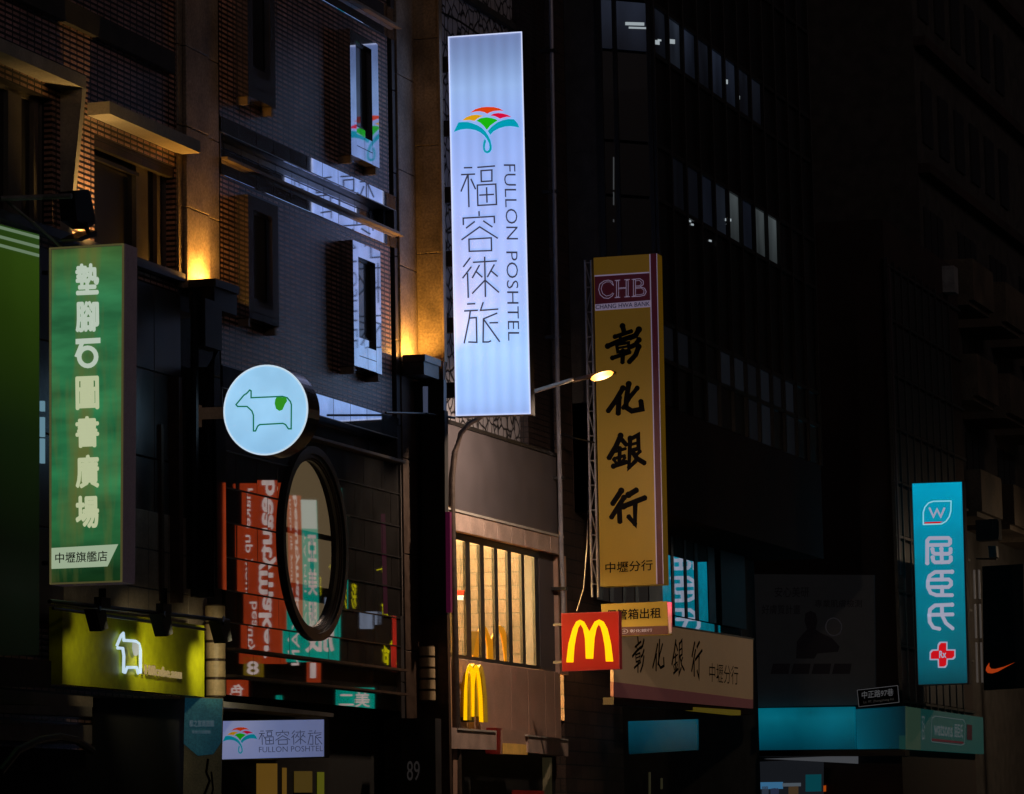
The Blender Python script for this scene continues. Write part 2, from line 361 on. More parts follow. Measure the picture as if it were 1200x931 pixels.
# ================================================================== BUILDING 1: tiled apartment house, far left
W = 20.0; F = PY(W)
def X_(px, Y=W, py=500): return PY(Y)(px, py).x
def Z_(px, py, Y=W): return PY(Y)(px, py).z
b1 = thing('apartment_house', 'brown tiled apartment house with hooded window behind the green signs at far left', 'building', (X_(100), W, 0))
xL, xR = X_(-260), X_(209)
h2 = (X_(111), X_(207), Z_(200, 317), Z_(111, 157))
h1 = (X_(-60), X_(61), Z_(60, 268), Z_(60, 117))
hl = (X_(158), X_(204), Z_(190, 660), Z_(190, 497))
wall(W, xL, xR, 0, 21, [h1, h2, hl], .22, 'tile', 'wall', b1)
MB().box(xL, xR, W + .3, W + 8, 0, 21).build('core', 'void', b1)
def window(h, parent, rev, muls, m='alu', gm='dark_glass', fw=.06):
    x0, x1, z0, z1 = h; Y = W + rev - .03
    fr = MB(); fr.box(x0, x1, Y - .05, Y + .02, z0, z0 + fw).box(x0, x1, Y - .05, Y + .02, z1 - fw, z1).box(x0, x0 + fw, Y - .048, Y + .018, z0 + fw, z1 - fw).box(x1 - fw, x1, Y - .048, Y + .018, z0 + fw, z1 - fw)
    for u, ww in muls: fr.box(u - ww / 2, u + ww / 2, Y - .07, Y + .015, z0 + fw, z1 - fw)
    f = fr.build('window', m, parent)
    xs = [x0 + fw] + [u for u, _ in muls] + [x1 - fw]
    for i in range(len(xs) - 1): MB().box(xs[i], xs[i + 1], Y - .004 - .003 * i, Y + .004 - .003 * i, z0 + fw, z1 - fw).build('pane', gm, f)
    return f
f2 = window(h2, b1, .22, [(X_(177), .42), (X_(196.5), .12)])
# transom of the big sash
MB().box(h2[0] + .06, X_(172), W + .10, W + .16, Z_(130, 190), Z_(130, 190) + .05).build('transom', 'alu_dark', f2)
f1 = window(h1, b1, .22, [(X_(27), .42), (X_(52), .14)])
MB().prism([PY(W + .3)(p, q) for p, q in ((37, 130), (44, 130), (47, 235), (42, 235))], (0, .02, 0)).build('curtain', 'stone_trim', f1)
window(hl, b1, .22, [(X_(181), .12)])
# hood of window 2: L-shaped stone canopy, projecting
def hood(xa, xb, zt, th, pr, drop=None, parent=b1):
    m = MB(); m.box(xa, xb, W - pr, W + .01, zt - th, zt)
    if drop: m.prism([(xb - .12, W - pr, zt - th), (xb - .12, W, zt - th), (xb - .12, W, drop), (xb - .12, W - pr * .35, drop)], (.12, 0, 0))
    return m.build('canopy', 'stone_trim', parent)
hoodp = .32
hood(X_(103) , X_(212), Z_(103, 121), .17, hoodp)
hood(X_(-80), X_(75), Z_(75, 92), .17, hoodp, Z_(66, 277))
# tile courses above openings (soldier course)
MB().box(h2[0], h2[1], W + .02, W + .10, h2[3] - .16, h2[3] - .001).build('lintel', 'dark_tile', b1)
# slab band and cornice lines of building 1
MB().box(xL, xR, W - .12, W - .002, Z_(180, 322), Z_(180, 322) + .12).build('sill_band', 'granite_dark', b1)
MB().box(xL, X_(200), W - .1, W - .003, Z_(150, 60) - .05, Z_(150, 60) + .25).build('string_course', 'dark_concrete', b1)
# stone cladding low on building 1 (behind the lime board)
st = bevelbox('stone_tile', .72, .05, .52, 'stone_lip', .008)
for i in range(7):
    for j in range(3):
        piece('stone_tile', st, b1, (X_(70) + .37 + i * .73, W - .03, Z_(150, 735) + .28 + j * .53), (0, 0, random.uniform(-.004, .004)))
# dark shutters and posts between px150 and 210 under the window
MB().box(X_(181), X_(184), W - .1, W - .051, Z_(150, 700), Z_(150, 490)).build('post', 'brown_metal', b1)
MB().box(X_(194), X_(198), W - .2, W - .004, Z_(150, 700), Z_(150, 430)).build('post', 'brown_metal', b1)

ck = bevelbox('dark_panel', .98, .04, 1.18, 'granite_dark', .006)
for i in range(14):
    for j in range(4):
        x_ = X_(209) - .52 - i * 1.0; z_ = Z_(180, 334) - .62 - j * 1.2
        if z_ > Z_(150, 690) - .3 and x_ > X_(-100): piece('dark_panel', ck, b1, (x_, W - .03 + random.uniform(-.004, .004), z_))
# ground floor of building 1: dim shop fascias
s1 = thing('shopfront', 'dim beige shopfront with layered fascias below the dark green board', 'shopfront', (X_(40), 19.5, 0))
p = PY(19.5)
slab(p, [(-60, 803), (109, 817), (109, 829), (-60, 822)], .3).build('fascia', 'stone_lip', s1)
slab(PY(19.4), [(-60, 825), (108, 828), (108, 840), (-60, 833)], .3).build('fascia', 'tarp', s1)
slab(PY(19.6), [(-60, 848), (108, 850), (108, 872), (-60, 865)], .3).build('fascia', 'stone_lip', s1)
# dark arch of the awning
ap = [(0, 905), (20, 880), (45, 868), (70, 864), (90, 868), (108, 880)]
MB().tube([PY(19.3)(*q) for q in ap], .05).build('awning_arch', 'granite_dark', s1)
slab(PY(19.8), [(-60, 872), (112, 880), (112, 1120), (-60, 1120)], .1).build('shutter', 'void', s1)
slab(PY(19.9), [(112, 818), (256, 820), (256, 1120), (112, 1120)], .05).build('doorway', 'void', s1)

# ================================================================== BUILDING 2: black-granite and tile hotel block
b2 = thing('hotel_building', 'grey brown tiled building with black granite bands, bay windows and round porthole', 'building', (X_(360), W, 0))
x2a, x2b = X_(258.5, py=300), X_(458.5, py=400)
zt1, zb1 = Z_(414, 208), Z_(414, 271)          # first band top / bottom (granite on wall plane)
zrt, zrb = Z_(383, 212), Z_(361, 229)          # recess top / bottom
zt2, zrt2, zrb2 = Z_(412, 474), Z_(420, 501.5), Z_(420.7, 527.5)
zt0 = Z_(438.7, -2); zb0 = Z_(438.7, 36)
xend = X_(465, py=272)
# tile walls between bands
def tilewall(z0, z1, holes): wall(W, x2a, x2b, z0, z1, holes, .2, 'tile', 'tile_wall', b2)
def bayinfo(pside, pL, pR, tpy, bpy, o):
    Xs = X_(pside, py=tpy + 40); d = W - Xs / (ray(pL, tpy + 40)[0] / ray(pL, tpy + 40)[1]); Y = W - d
    P = PY(Y); x0, x1 = P(pL, tpy + 40).x, P(pR, tpy + 40).x; zt, zb = P(pL, tpy).z, P(pL, bpy).z
    ol, orr, ot, ob = o; return dict(Y=Y, x0=x0, x1=x1, z0=zb, z1=zt, ox0=P(ol, tpy + 40).x, ox1=P(orr, tpy + 40).x, oz1=P(ol, ot).z, oz0=P(ol, ob).z)
bays = [bayinfo(275, 290, 322, -42, 112, (296, 316, -22, 75)),
        bayinfo(394, 410.5, 443, 34, 181, (417, 435.5, 48, 145)),
        bayinfo(277.5, 291, 326, 228, 372, (297, 319, 246, 349)),
        bayinfo(397, 414, 446, 281.5, 428, (420, 440, 301, 393)),
        bayinfo(275, 290, 322, -290, -142, (296, 316, -270, -170)), bayinfo(394, 410.5, 443, -215, -72, (417, 435.5, -200, -100))]
tops = [(zt0, 22, []), (zt1, zb0, []), (zt2, zb1, [])]
tilewall(zt0, 22, []); tilewall(zt1, zb0, []); tilewall(zt2, zb1, [])
MB().box(X_(212), X_(486), W + .35, W + 9, 0, 22).build('core', 'void', b2)
for q in bays:
    Y, x0, x1, z0, z1 = q['Y'], q['x0'], q['x1'], q['z0'], q['z1']; a, c, d, e = q['ox0'], q['ox1'], q['oz0'], q['oz1']
    par = MB().box(x0, a, Y, W - .002, z0, z1).box(c, x1, Y, W - .002, z0, z1).box(a, c, Y, W - .003, e, z1).box(a, c, W - .04, W - .003, z0, e).build('bay_window', 'bay_granite', b2)
    # apron slabs with joints
    xm = (a + c) / 2; zs = [z0, z0 + (d - z0) * .36, z0 + (d - z0) * .72, d]
    for i in range(3):
        for (u0, u1) in ((a, xm), (xm, c)):
            MB().box(u0 + .006, u1 - .006, Y + .002 + (.06 if i == 2 else 0), W - .045, zs[i] + .006, zs[i + 1] - .006).build('apron_slab', 'bay_granite', par)
    MB().box(a, a + .03, Y + .08, Y + .13, d, e).box(c - .03, c, Y + .08, Y + .13, d, e).box(a + .03, c - .03, Y + .08, Y + .13, e - .03, e).box(a + .03, c - .03, Y + .08, Y + .13, d, d + .03).build('sash', 'alu_dark', par)
    MB().box(a + .03, c - .03, Y + .10, Y + .108, d + .03, e - .03).build('pane', 'dark_glass', par)
    for u0, u1 in ((x0 + .02, x0 + .1), (x1 - .14, x1 - .05)): MB().box(u0, u1, Y + .02, W, z0 - .12, z0 - .002).build('bracket', 'stone_lip', par)
# granite bands: panels on the wall plane above and below a recessed channel
def band(zt, zr1, zr0, zb, Xa, Xb, ph=.02):
    n = int(round((Xb - Xa) / .76)); wdt = (Xb - Xa) / n
    for zz0, zz1, Y in ((zr1, zt, W - ph), (zb, zr0, W - ph), (zr0, zr1, W + .22)):
        if zz1 - zz0 < .03: continue
        me = bevelbox('granite_panel', wdt - .012, .04, zz1 - zz0 - .008, 'black_granite', .004)
        for i in range(n):
            piece('granite_panel', me, b2, (Xa + wdt * (i + .5), Y + .02, (zz0 + zz1) / 2), (random.gauss(0, .00035), 0, random.gauss(0, .0005)))
    m = MB(); m.box(Xa, Xb, W + .022, W + .27, zr1 + .002, zr1 + .02).box(Xa, Xb, W + .022, W + .27, zr0 - .02, zr0 - .002)
    m.box(Xb - .01, Xb + .02, W - ph + .001, W + .28, zr0 - .02, zr1 + .02); m.box(Xa - .03, Xa, W - ph + .001, W + .28, zr0 - .02, zr1 + .02)
    m.build('channel', 'granite_dark', b2)
    MB().box(Xa, Xb + .05, W - .12, W - ph - .003, zr0 - .045, zr0 - .002).build('lip', 'stone_lip', b2)
    MB().box(Xa, Xb - .1, W - .03, W - ph - .002, zr1 - .004, zr1 + .012).build('edge_trim', 'alu', b2)
band(zt1, zrt, zrb, zb1, x2a, xend)
band(zt0, zt0 - (zt1 - zrt), zb0 + (zrb - zb1), zb0, x2a, xend)
band(zt2, zrt2, zrb2, zrb2 - .03, x2a, X_(466.5, py=520))
# dark gutter gap next to the end pier
MB().box(x2b + .001, X_(464, py=400), W + .1, W + .2, zt2, 22).build('gutter', 'void', b2)
# pilaster at the left and end pier at the right (granite), in blocks with joints
def pier(pa, pb, Y, dep, z0, z1, hgt=1.1, m='granite', nm='granite_block', py=400):
    xa, xb = PY(Y)(pa, py).x, PY(Y)(pb, py).x; n = max(1, int((z1 - z0) / hgt)); h = (z1 - z0) / n
    me = bevelbox(nm, xb - xa, dep, h - .012, m, .008)
    for i in range(n): piece(nm, me, b2, ((xa + xb) / 2, Y + dep / 2 + random.uniform(-.002, .002), z0 + h * (i + .5)))
    return xa, xb
zj = Z_(235, 330)
pier(210, 258.3, W - .03, .3, zj - .2, 22)
pier(220, 247, W - .09, .058, zj - .2, 22)
pier(210, 258.3, W - .031, .3, Z_(235, 712), zj - .21, 1.1, 'panel_granite')
pier(464, 470, W - .02, .3, 0, 22, 1.35, 'granite_dark')
zup = PY(W - .05)(480, 428).z
pier(470, 490, W - .05, .33, zup, 22, 1.5)
pier(470, 490, W - .045, .33, 0, zup - .004, 1.5, 'brown_metal')  # same granite pier below the uplight, its dimness put in as dark brown
Xf = PY(W - .05)(490, 400).x + .02
fy = PX(Xf)(517, 300).y
fz0 = PX(Xf)(500, 425).z
nf = 7; fh = (22 - fz0) / nf
fm = bevelbox('granite_block', .12, W - fy, fh - .012, 'granite', .006)
for i in range(nf): piece('granite_block', fm, b2, (Xf + .06, (W + fy) / 2, fz0 + fh * (i + .5)))
MB().box(Xf - .02, Xf + .14, fy - .035, fy - .002, fz0, 22).build('corner_bead', 'stone_lip', b2)
MB().box(Xf, Xf + .12, fy, W, 0, fz0 - .003).build('pier_base', 'brown_metal', b2)

# polished panel wall of the lower floors with the round porthole
xa, xb = X_(262, py=650), X_(466.5, py=650)
rows = [Z_(420.7, 528.5)]
rowpx = [563, 600, 637, 672, 707, 741, 772]      # joints along the right edge (px 467) from the photo
zrow = [zrb2 - .035] + [Z_(467, v + 14) for v in (566, 604, 640, 676, 711, 744, 772)]
Cc = F(363.5, 640); rad = (F(363.5, 527).z - F(363.5, 748).z) / 2
Cc.z = (F(363.5, 527).z + F(363.5, 748).z) / 2
Cx, Cz = (X_(329, py=640) + X_(399, py=640)) / 2, Cc.z

ncol = 9; cw = (xb - xa) / ncol
def clip_out_circle(x0, x1, z0, z1):
    """panel rectangle minus the porthole disc, as a polygon fan of cells"""
    cells = []; N = 8
    for i in range(N):
        for j in range(N):
            ax, bx_ = x0 + (x1 - x0) * i / N, x0 + (x1 - x0) * (i + 1) / N; az, bz = z0 + (z1 - z0) * j / N, z0 + (z1 - z0) * (j + 1) / N
            if math.hypot((ax + bx_) / 2 - Cx, (az + bz) / 2 - Cz) > rad * .94: cells.append((ax, bx_, az, bz))
    return cells
pm = {}
for r_ in range(len(zrow) - 1):
    z1, z0 = zrow[r_], zrow[r_ + 1]; sh = (r_ % 2) * cw * .5
    xs = [xa] + [x for x in [xa + sh + cw * i for i in range(0 if sh else 1, ncol)] if xa + .1 < x < xb - .1] + [xb]
    for i in range(len(xs) - 1):
        u0, u1 = xs[i] + .006, xs[i + 1] - .006; v0, v1 = z0 + .008, z1 - .008
        dmin = math.hypot(max(u0 - Cx, 0, Cx - u1), max(v0 - Cz, 0, Cz - v1))
        rot = (random.gauss(0, .0009), 0, random.gauss(0, .0011))
        if dmin > rad * .96:
            key = round(u1 - u0, 3), round(v1 - v0, 3)
            if key not in pm: pm[key] = bevelbox('wall_panel', u1 - u0, .04, v1 - v0, 'panel_granite', .003)
            piece('wall_panel', pm[key], b2, ((u0 + u1) / 2, W - .01, (v0 + v1) / 2), rot)
        else:
            cs = clip_out_circle(u0, u1, v0, v1)
            if not cs: continue
            m = MB(); o_ = Vector(((u0 + u1) / 2, W - .01, (v0 + v1) / 2))
            for a, c, d, e in cs: m.poly([(a, W - .03, d), (c, W - .03, d), (c, W - .03, e), (a, W - .03, e)])
            ob = m.build('wall_panel', 'panel_granite', b2, recalc=False)
MB().box(xa - .02, xb, W + .22, W + .25, zrow[-1], zrow[0]).build('backing', 'void', b2)
tm = MB()
for z in zrow[1:]:
    hw = math.sqrt(max(0, rad ** 2 - (z - Cz) ** 2))
    if hw: tm.box(xa, max(xa + .05, Cx - hw), W - .05, W - .035, z - .009, z + .009).box(Cx + hw, xb, W - .05, W - .035, z - .009, z + .009)
    else: tm.box(xa, xb, W - .05, W - .035, z - .009, z + .009)
tm.build('joint_rail', 'alu_dark', b2)
MB().box(xb + .002, xb + .03, W - .06, W, Z_(467, 722), zrow[0]).build('edge_trim', 'alu', b2)
# two ledge rows below the panels
zl = [zrow[-1], Z_(467, 814), Z_(467, 835)]
for k in range(2):
    z1, z0 = zl[k], zl[k + 1]; Yk = W - .02 + .0 * k; n = 7; cwk = (xb - xa) / n
    for i in range(n):
        u0, u1 = xa + cwk * i + .006, xa + cwk * (i + 1) - .006
        MB().box(u0, u1, Yk, Yk + .04, z0 + .02, z1 - .02).build('wall_panel', 'panel_granite', b2)
    MB().box(xa, xb, W - .16, W - .003, z1 - .018, z1 + .018).build('ledge', 'brown_metal', b2)
# porthole drum
N = 64
def ringmesh(r0, r1, y0, y1):
    m = MB(); k = 0
    for i in range(N):
        a, c = 2 * math.pi * i / N, 2 * math.pi * (i + 1) / N
        P = lambda r, t, y: (Cx + r * math.cos(t), y, Cz + r * math.sin(t))
        m.poly([P(r0, a, y0), P(r0, c, y0), P(r1, c, y0), P(r1, a, y0)])      # front annulus
        m.poly([P(r1, a, y0), P(r1, c, y0), P(r1, c, y1), P(r1, a, y1)])      # outside
        m.poly([P(r0, a, y1), P(r0, c, y1), P(r0, c, y0), P(r0, a, y0)])      # inside
    return m
port = ringmesh(rad * .95, rad * 1.03, W - .09, W + .06).build('porthole', 'granite_dark', b2, smooth=False)
for i, (r0, y0) in enumerate(((.93, W - .06), (.915, W - .035), (.90, W - .01))):
    ringmesh(rad * (r0 - .02), rad * (r0 + .016), y0, y0 + .05).build('stepped_ring', 'granite_dark' if i % 2 == 0 else 'brown_metal', port)
gl = MB()
NB = 24
for i in range(N):
    a, c = 2 * math.pi * i / N, 2 * math.pi * (i + 1) / N
    for k in range(10):
        P = lambda r, t: (Cx + rad * .93 * r * math.cos(t), W + .035 - .0105 * (1 - r * r), Cz + rad * .93 * r * math.sin(t))
        gl.poly([P(k / 10, a), P((k + 1) / 10, a), P((k + 1) / 10, c), P(k / 10, c)] if k else [P(0, a), P(.1, a), P(.1, c)])
glo = gl.build('porthole_glass', 'porthole_glass', port, recalc=False, smooth=True)
bm = bmesh.new(); bm.from_mesh(glo.data); bmesh.ops.remove_doubles(bm, verts=bm.verts, dist=.001); bm.to_mesh(glo.data); bm.free()
MB().prism([(Cx + rad * .9 * math.cos(2 * math.pi * i / 48), W + .13, Cz + rad * .9 * math.sin(2 * math.pi * i / 48)) for i in range(48)], (0, .03, 0)).build('reflected_glow', emat('glow_beige', S(138, 120, 94), 1., base=(.1, .1, .1)), port)  # glowing disc added to paint in the beige reflection of the lit building opposite
bl = MB().box(Cx - rad * .85, Cx + rad * .85, W + .10, W + .128, Cz + .12, Cz + .2).box(Cx + .3, Cx + .38, W + .095, W + .128, Cz - rad * .8, Cz + .12).box(Cx - rad * .8, Cx + rad * .8, W + .09, W + .128, Cz - rad * .6, Cz - .62)
bl.build('reflection_band', 'brown_metal', port)  # dark bands of that painted reflection, laid as bars before the disc

# narrow mirror-like strips on the left pier: side window and polished fin
for a_, c_, nm_, yaw in ((249, 260, 'polished_fin', .0040), (213, 222, 'side_window', .0079)):
    u0, u1 = X_(a_, py=620), X_(c_, py=620); v0, v1 = Z_(a_, 690), Z_(a_, 480)
    piece(nm_, bevelbox(nm_, u1 - u0, .03, v1 - v0, 'mirror_glass', 0), b2, ((u0 + u1) / 2, W - .05, (v0 + v1) / 2), (0, 0, yaw))
MB().box(X_(222.5), X_(224), W - .3, W - .033, Z_(218, 700), Z_(218, 430)).build('fin', 'black_metal', b2)

# entrance zone below building 2
MB().prism([PY(19.4)(*q) for q in ((262, 822), (391, 836), (391, 840.5), (262, 829))], (0, .6, 0)).build('canopy_beam', 'stone_trim', b2)
slab(PX(60.6), [(380, 842), (470, 842), (470, 1100), (380, 1100)], .6).build('entrance_wall', 'granite_dark', b2)
MB().box(X_(256), X_(380), 20.0, 20.1, 0, Z_(390, 842, 20.0)).build('entrance_back', 'void', b2)
slab(PY(19.98), [(302, 895), (325, 895), (325, 1100), (302, 1100)], .1).build('lit_door_panel', emat('lit_amber', S(84, 60, 18), 1., base=(.02, .02, .01)), b2)
slab(PY(19.98), [(332, 900), (336, 900), (336, 1100), (332, 1100)], .1).build('lit_strip', 'lit_amber', b2)
slab(PY(19.98), [(346, 904), (366, 904), (366, 929), (346, 929)], .1).build('lit_poster', emat('lit_poster', S(62, 48, 16), 1.), b2)
slab(PY(19.98), [(373, 905), (380, 905), (380, 1000), (373, 1000)], .1).build('lit_strip', emat('lit_green', S(72, 72, 14), 1., base=(.02, .02, .01)), b2)

# round tiled columns
def ring_column(pa, pb, top, bot, Y, label):
    P = PY(Y); xa_, xb_ = PX(60)(pa, top), None
    c = P((pa + pb) / 2, top); r = (PX(c.x)(pb, top) - PX(c.x)(pa, top)).length / 2; z1 = c.z; z0 = P((pa + pb) / 2, bot).z
    t = thing('tiled_column', label, 'column', (c.x, Y, z0))
    n = 5 if top > 700 and pb < 300 else 5; h = (z1 - z0) / n
    for i in range(n):
        bm = bmesh.new(); bmesh.ops.create_cone(bm, cap_ends=True, segments=28, radius1=r, radius2=r, depth=h - .014)
        bmesh.ops.bevel(bm, geom=[e for e in bm.edges if abs(e.verts[0].co.z - e.verts[1].co.z) < .001], offset=.012, segments=2, affect='EDGES')
        me = bpy.data.meshes.new('ring_tile'); bm.to_mesh(me); bm.free(); me.materials.append(MATS['tile_column'])
        piece('ring_tile', me, t, (c.x, Y, z0 + h * (i + .5)))
    MB().tube([(c.x, Y, z0 - .0), (c.x, Y, z1)], r * .93, 20).build('core', 'brown_metal', t)
    return t
ring_column(241, 263, 709, 817, 19.75, 'beige tiled column stub beside the lime green board')
ring_column(490, 509, 757, 822, 19.85, 'dim beige tiled column stub left of the restaurant facade')

# ================================================================== SIGNS ON BUILDINGS 1 AND 2
# --- big green board at the far left (parallel to the facade)
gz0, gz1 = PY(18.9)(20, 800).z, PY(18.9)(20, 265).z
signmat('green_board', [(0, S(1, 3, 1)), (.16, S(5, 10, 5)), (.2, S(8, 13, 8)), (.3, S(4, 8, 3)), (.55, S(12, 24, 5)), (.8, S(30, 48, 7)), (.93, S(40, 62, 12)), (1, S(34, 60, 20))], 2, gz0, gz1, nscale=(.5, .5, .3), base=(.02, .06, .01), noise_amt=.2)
p = PY(18.9)
t = thing('sign_board', 'huge dark green sign board with three pale stripes cut by the left edge', 'sign', p(0, 700))
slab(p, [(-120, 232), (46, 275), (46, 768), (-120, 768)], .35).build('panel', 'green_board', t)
for i, yy in enumerate((0, 11, 21)):
    slab(PY(18.89), [(-120, 237 - 4 + yy), (46, 281 - 4 + yy), (46, 284.5 - 4 + yy), (-120, 240.5 - 4 + yy)], .006).build('stripe', emat('stripe%d' % i, S(100, 120, 95), 1.) if i == 0 else MATS['stripe0'], t)
for a, b_ in ((470, 482), (489, 512), (514, 543)):
    slab(PX(p(46, 500).x + .3), [(46.5, a), (51, a), (51, b_), (46.5, b_)], .05).build('edge_light', emat('edge_cyan', S(95, 130, 145), 1.) if 'edge_cyan' not in MATS else MATS['edge_cyan'], t)
slab(PY(19.1), [(-120, 760), (60, 775), (60, 806), (-120, 800)], .2).build('base_rail', 'black_metal', t)

# --- green bookshop sign (projecting, faces up the street)
Xg = 45.5; p = PX(Xg)
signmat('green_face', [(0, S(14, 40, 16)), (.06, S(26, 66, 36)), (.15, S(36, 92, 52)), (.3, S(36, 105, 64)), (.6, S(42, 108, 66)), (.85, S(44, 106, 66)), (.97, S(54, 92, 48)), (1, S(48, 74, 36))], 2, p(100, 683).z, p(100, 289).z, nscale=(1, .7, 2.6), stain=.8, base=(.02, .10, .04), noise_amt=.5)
t = thing('projecting_sign', 'tall green bookshop sign with seven white characters and small white tab', 'sign', p(60, 683))
MB().prism([p(58.5, 291), p(147, 285.8), p(144, 682.5), p(58.5, 685.5)], (.40, 0, 0)).build('case', mat('sign_side', (.30, .25, .27), .6, var=.2, emit=S(52, 42, 48), es=.35), t)
pf = PX(Xg - .004)
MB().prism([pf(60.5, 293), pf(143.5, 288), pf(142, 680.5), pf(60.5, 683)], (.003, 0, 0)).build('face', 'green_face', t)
fr = MB()
for a, b_ in (((59, 291.6), (144.5, 286.4)), ((144.5, 286.4), (142.5, 681.5)), ((142.5, 681.5), (59.5, 684.5)), ((59.5, 684.5), (59, 291.6))):
    fr.ribbon([PX(Xg - .01)(*a), PX(Xg - .01)(*b_)], .02, Vector((-1, 0, 0)), .02)
fr.build('edge_frame', mat('frame_beige', (.35, .30, .18), .5, .3, emit=S(90, 85, 50), es=.6), t)
pt = PX(Xg - .006)
emat('letter_white', S(178, 192, 176), 1.); emat('letter_cream', S(180, 188, 150), 1.)
for ch, y0, y1, mm in (('墊', 309, 346.5, 'letter_white'), ('腳', 353, 390, 'letter_white'), ('圖', 441, 481, 'letter_cream'), ('書', 488, 525.5, 'letter_cream'), ('廣', 533, 573, 'letter_cream'), ('場', 581, 620, 'letter_cream')):
    text('character', ch, pt, (89, y1), (116.5, y1 - 1.2), (88.5, y0 + .6), mm, t, bold=.038)
cr = crop(80, 300, 5.82)
ring = [(135 + 58 * math.cos(a), 690 + 62 * math.sin(a)) for a in [i * math.pi / 10 for i in range(20)]]
strokes('character', [([(62, 586), (212, 578)], False, 6.2), ([(95, 600), (60, 685)], False, 4.6), (ring, True, 5.2)], cr, pt, 5, 'letter_white', t)
emat('tab_white', S(150, 168, 140), 1.)
shape('tab', [(60.5, 642.5), (138.5, 638), (126, 664), (60.5, 667)], None, pt, 'tab_white', t, off=0, th=.003)
text('lettering', '中壢旗艦店', PX(Xg - .012), (65, 660.5), (126, 658), (65, 648), mat('ink_green', (.01, .05, .02), .5, bump=0), t, bold=.008)
# bracket above and hanging rods
for yy in (320, 660): MB().tube([PX(Xg + .14)(57, yy), PX(Xg + .14)(50, yy)], .03).build('bracket', 'black_metal', t)

# --- floodlight on an arm
p = PY(19.2); a0 = p(8, 231); a1 = p(86, 229)
t = thing('flood_lamp', 'black floodlight on a steel arm above the green bookshop sign', 'lamp', a0)
ab = PY(W)
MB().tube([ab(0, 233), PY(19.6)(50, 231), p(84, 230)], .035).tube([ab(8, 236), PY(19.7)(40, 262), PY(19.5)(72, 290)], .02).build('arm', 'pipe_paint', t)
hd = MB(); c = p(97, 245)
hd.prism([p(87, 224), p(104, 222), p(109, 240), p(112, 262), p(104, 268), p(90, 258)], (0, .22, 0))
hd.build('housing', 'black_metal', t)
MB().prism([p(91, 280), p(112, 270), p(115, 276), p(95, 283)], (0, .25, 0)).build('visor', 'black_metal', t)
MB().tube([p(100, 262), p(104, 275)], .03).build('yoke', 'black_metal', t)
sl = bpy.data.lights.new('flood_light', 'SPOT'); sl.energy = 130; sl.color = (1, .58, .16); sl.spot_size = math.radians(140); sl.spot_blend = 1.; sl.shadow_soft_size = .04
so = bpy.data.objects.new('flood_light', sl); link(so, t); so.location = Vector((PY(W)(91, 284).x, 19.55, PY(W)(91, 284).z)) - a0
so.rotation_euler = Vector((0, .55, .85)).to_track_quat('-Z', 'Y').to_euler()

# --- lime green board with three spot lamps
p = PY(19.55); mt_ = p
t = thing('sign_board', 'lime green board with white neon cow outline under three black spot lamps', 'sign', p(73, 802))
lime_mat = 'lime_board'
slab(p, [(73, 711), (239.5, 733.5), (239.5, 817), (73, 802)], .18).build('board', lime_mat, t)
cr = crop(125, 730, 11.64); pn = PY(19.5)
emat('neon_white', S(170, 190, 205), 1.25)
cow = [(225, 140), (235, 240), (390, 250), (440, 290), (460, 370), (460, 690), (430, 690), (410, 610), (280, 610), (250, 680), (230, 680), (235, 450), (220, 350), (150, 345), (140, 310), (195, 180)]
b = MB(); b.tube([pn(*cr(q)) for q in cow], .022, 6, True); b.build('neon_cow', 'neon_white', t)
shape('cow_patch', [(350, 270), (430, 280), (430, 430), (400, 455), (365, 440), (345, 350)], cr, pn, emat('patch_white', S(150, 155, 150), 1.), t, off=0, th=.01)
text('lettering', 'Hillcube.aau', PY(19.5), (168.5, 790.5), (211, 796), (168.5, 779), emat('letter_tan', S(150, 130, 90), .8), t, bold=.02, depth=.02)
rail = thing('lamp_rail', 'black pipe rail hung above the lime board carrying the spot lamps', 'rail', PY(19.1)(60, 706))
pr_ = PY(19.1)
MB().tube([pr_(58, 705), pr_(268, 728)], .03).tube([PY(19.4)(62, 713), PY(19.4)(240, 738)], .02).build('pipe', 'black_metal', rail)
for px in (120, 192): MB().tube([pr_(px, 690), pr_(px, 712 + (px - 120) * .1)], .05).box(*(lambda c: (c.x - .15, c.x + .15, c.y - .05, c.y + .05, c.z - .05, c.z + .08))(pr_(px, 708 + (px - 120) * .1))).build('hanger', 'black_metal', rail)
for px, py, lb in ((119, 727, 'left spot lamp over the cow outline on the lime board'), (195, 733, 'middle spot lamp over the lime board near its right end'), (264, 741, 'right spot lamp beyond the lime board by the beige column')):
    q = PY(18.95)
    sp = thing('spot_lamp', lb, 'lamp', q(px, py), group='spot lamps on the rail above the lime board')
    MB().prism([q(px - 7, py - 13), q(px + 5, py - 12), q(px + 8, py + 10), q(px, py + 13)], (0, .16, 0)).build('housing', 'black_metal', sp)
    MB().tube([q(px - 3, py - 10), pr_(px - 2, py - 17)], .02).build('stem', 'black_metal', sp)
    l = bpy.data.lights.new('spot_light', 'SPOT'); l.energy = {119: 14, 195: 40, 264: 50}[px]; l.color = (1, .86, .5); l.spot_size = math.radians(88); l.spot_blend = 1.; l.shadow_soft_size = .06
    lo = bpy.data.objects.new('spot_light', l); link(lo, sp); lp = q(px + 3, py + 8); lp.y -= .22; lo.location = lp - sp.location
    lo.rotation_euler = ((PY(W - .45)(px - 22, py + 42) - lp)).to_track_quat('-Z', 'Y').to_euler()

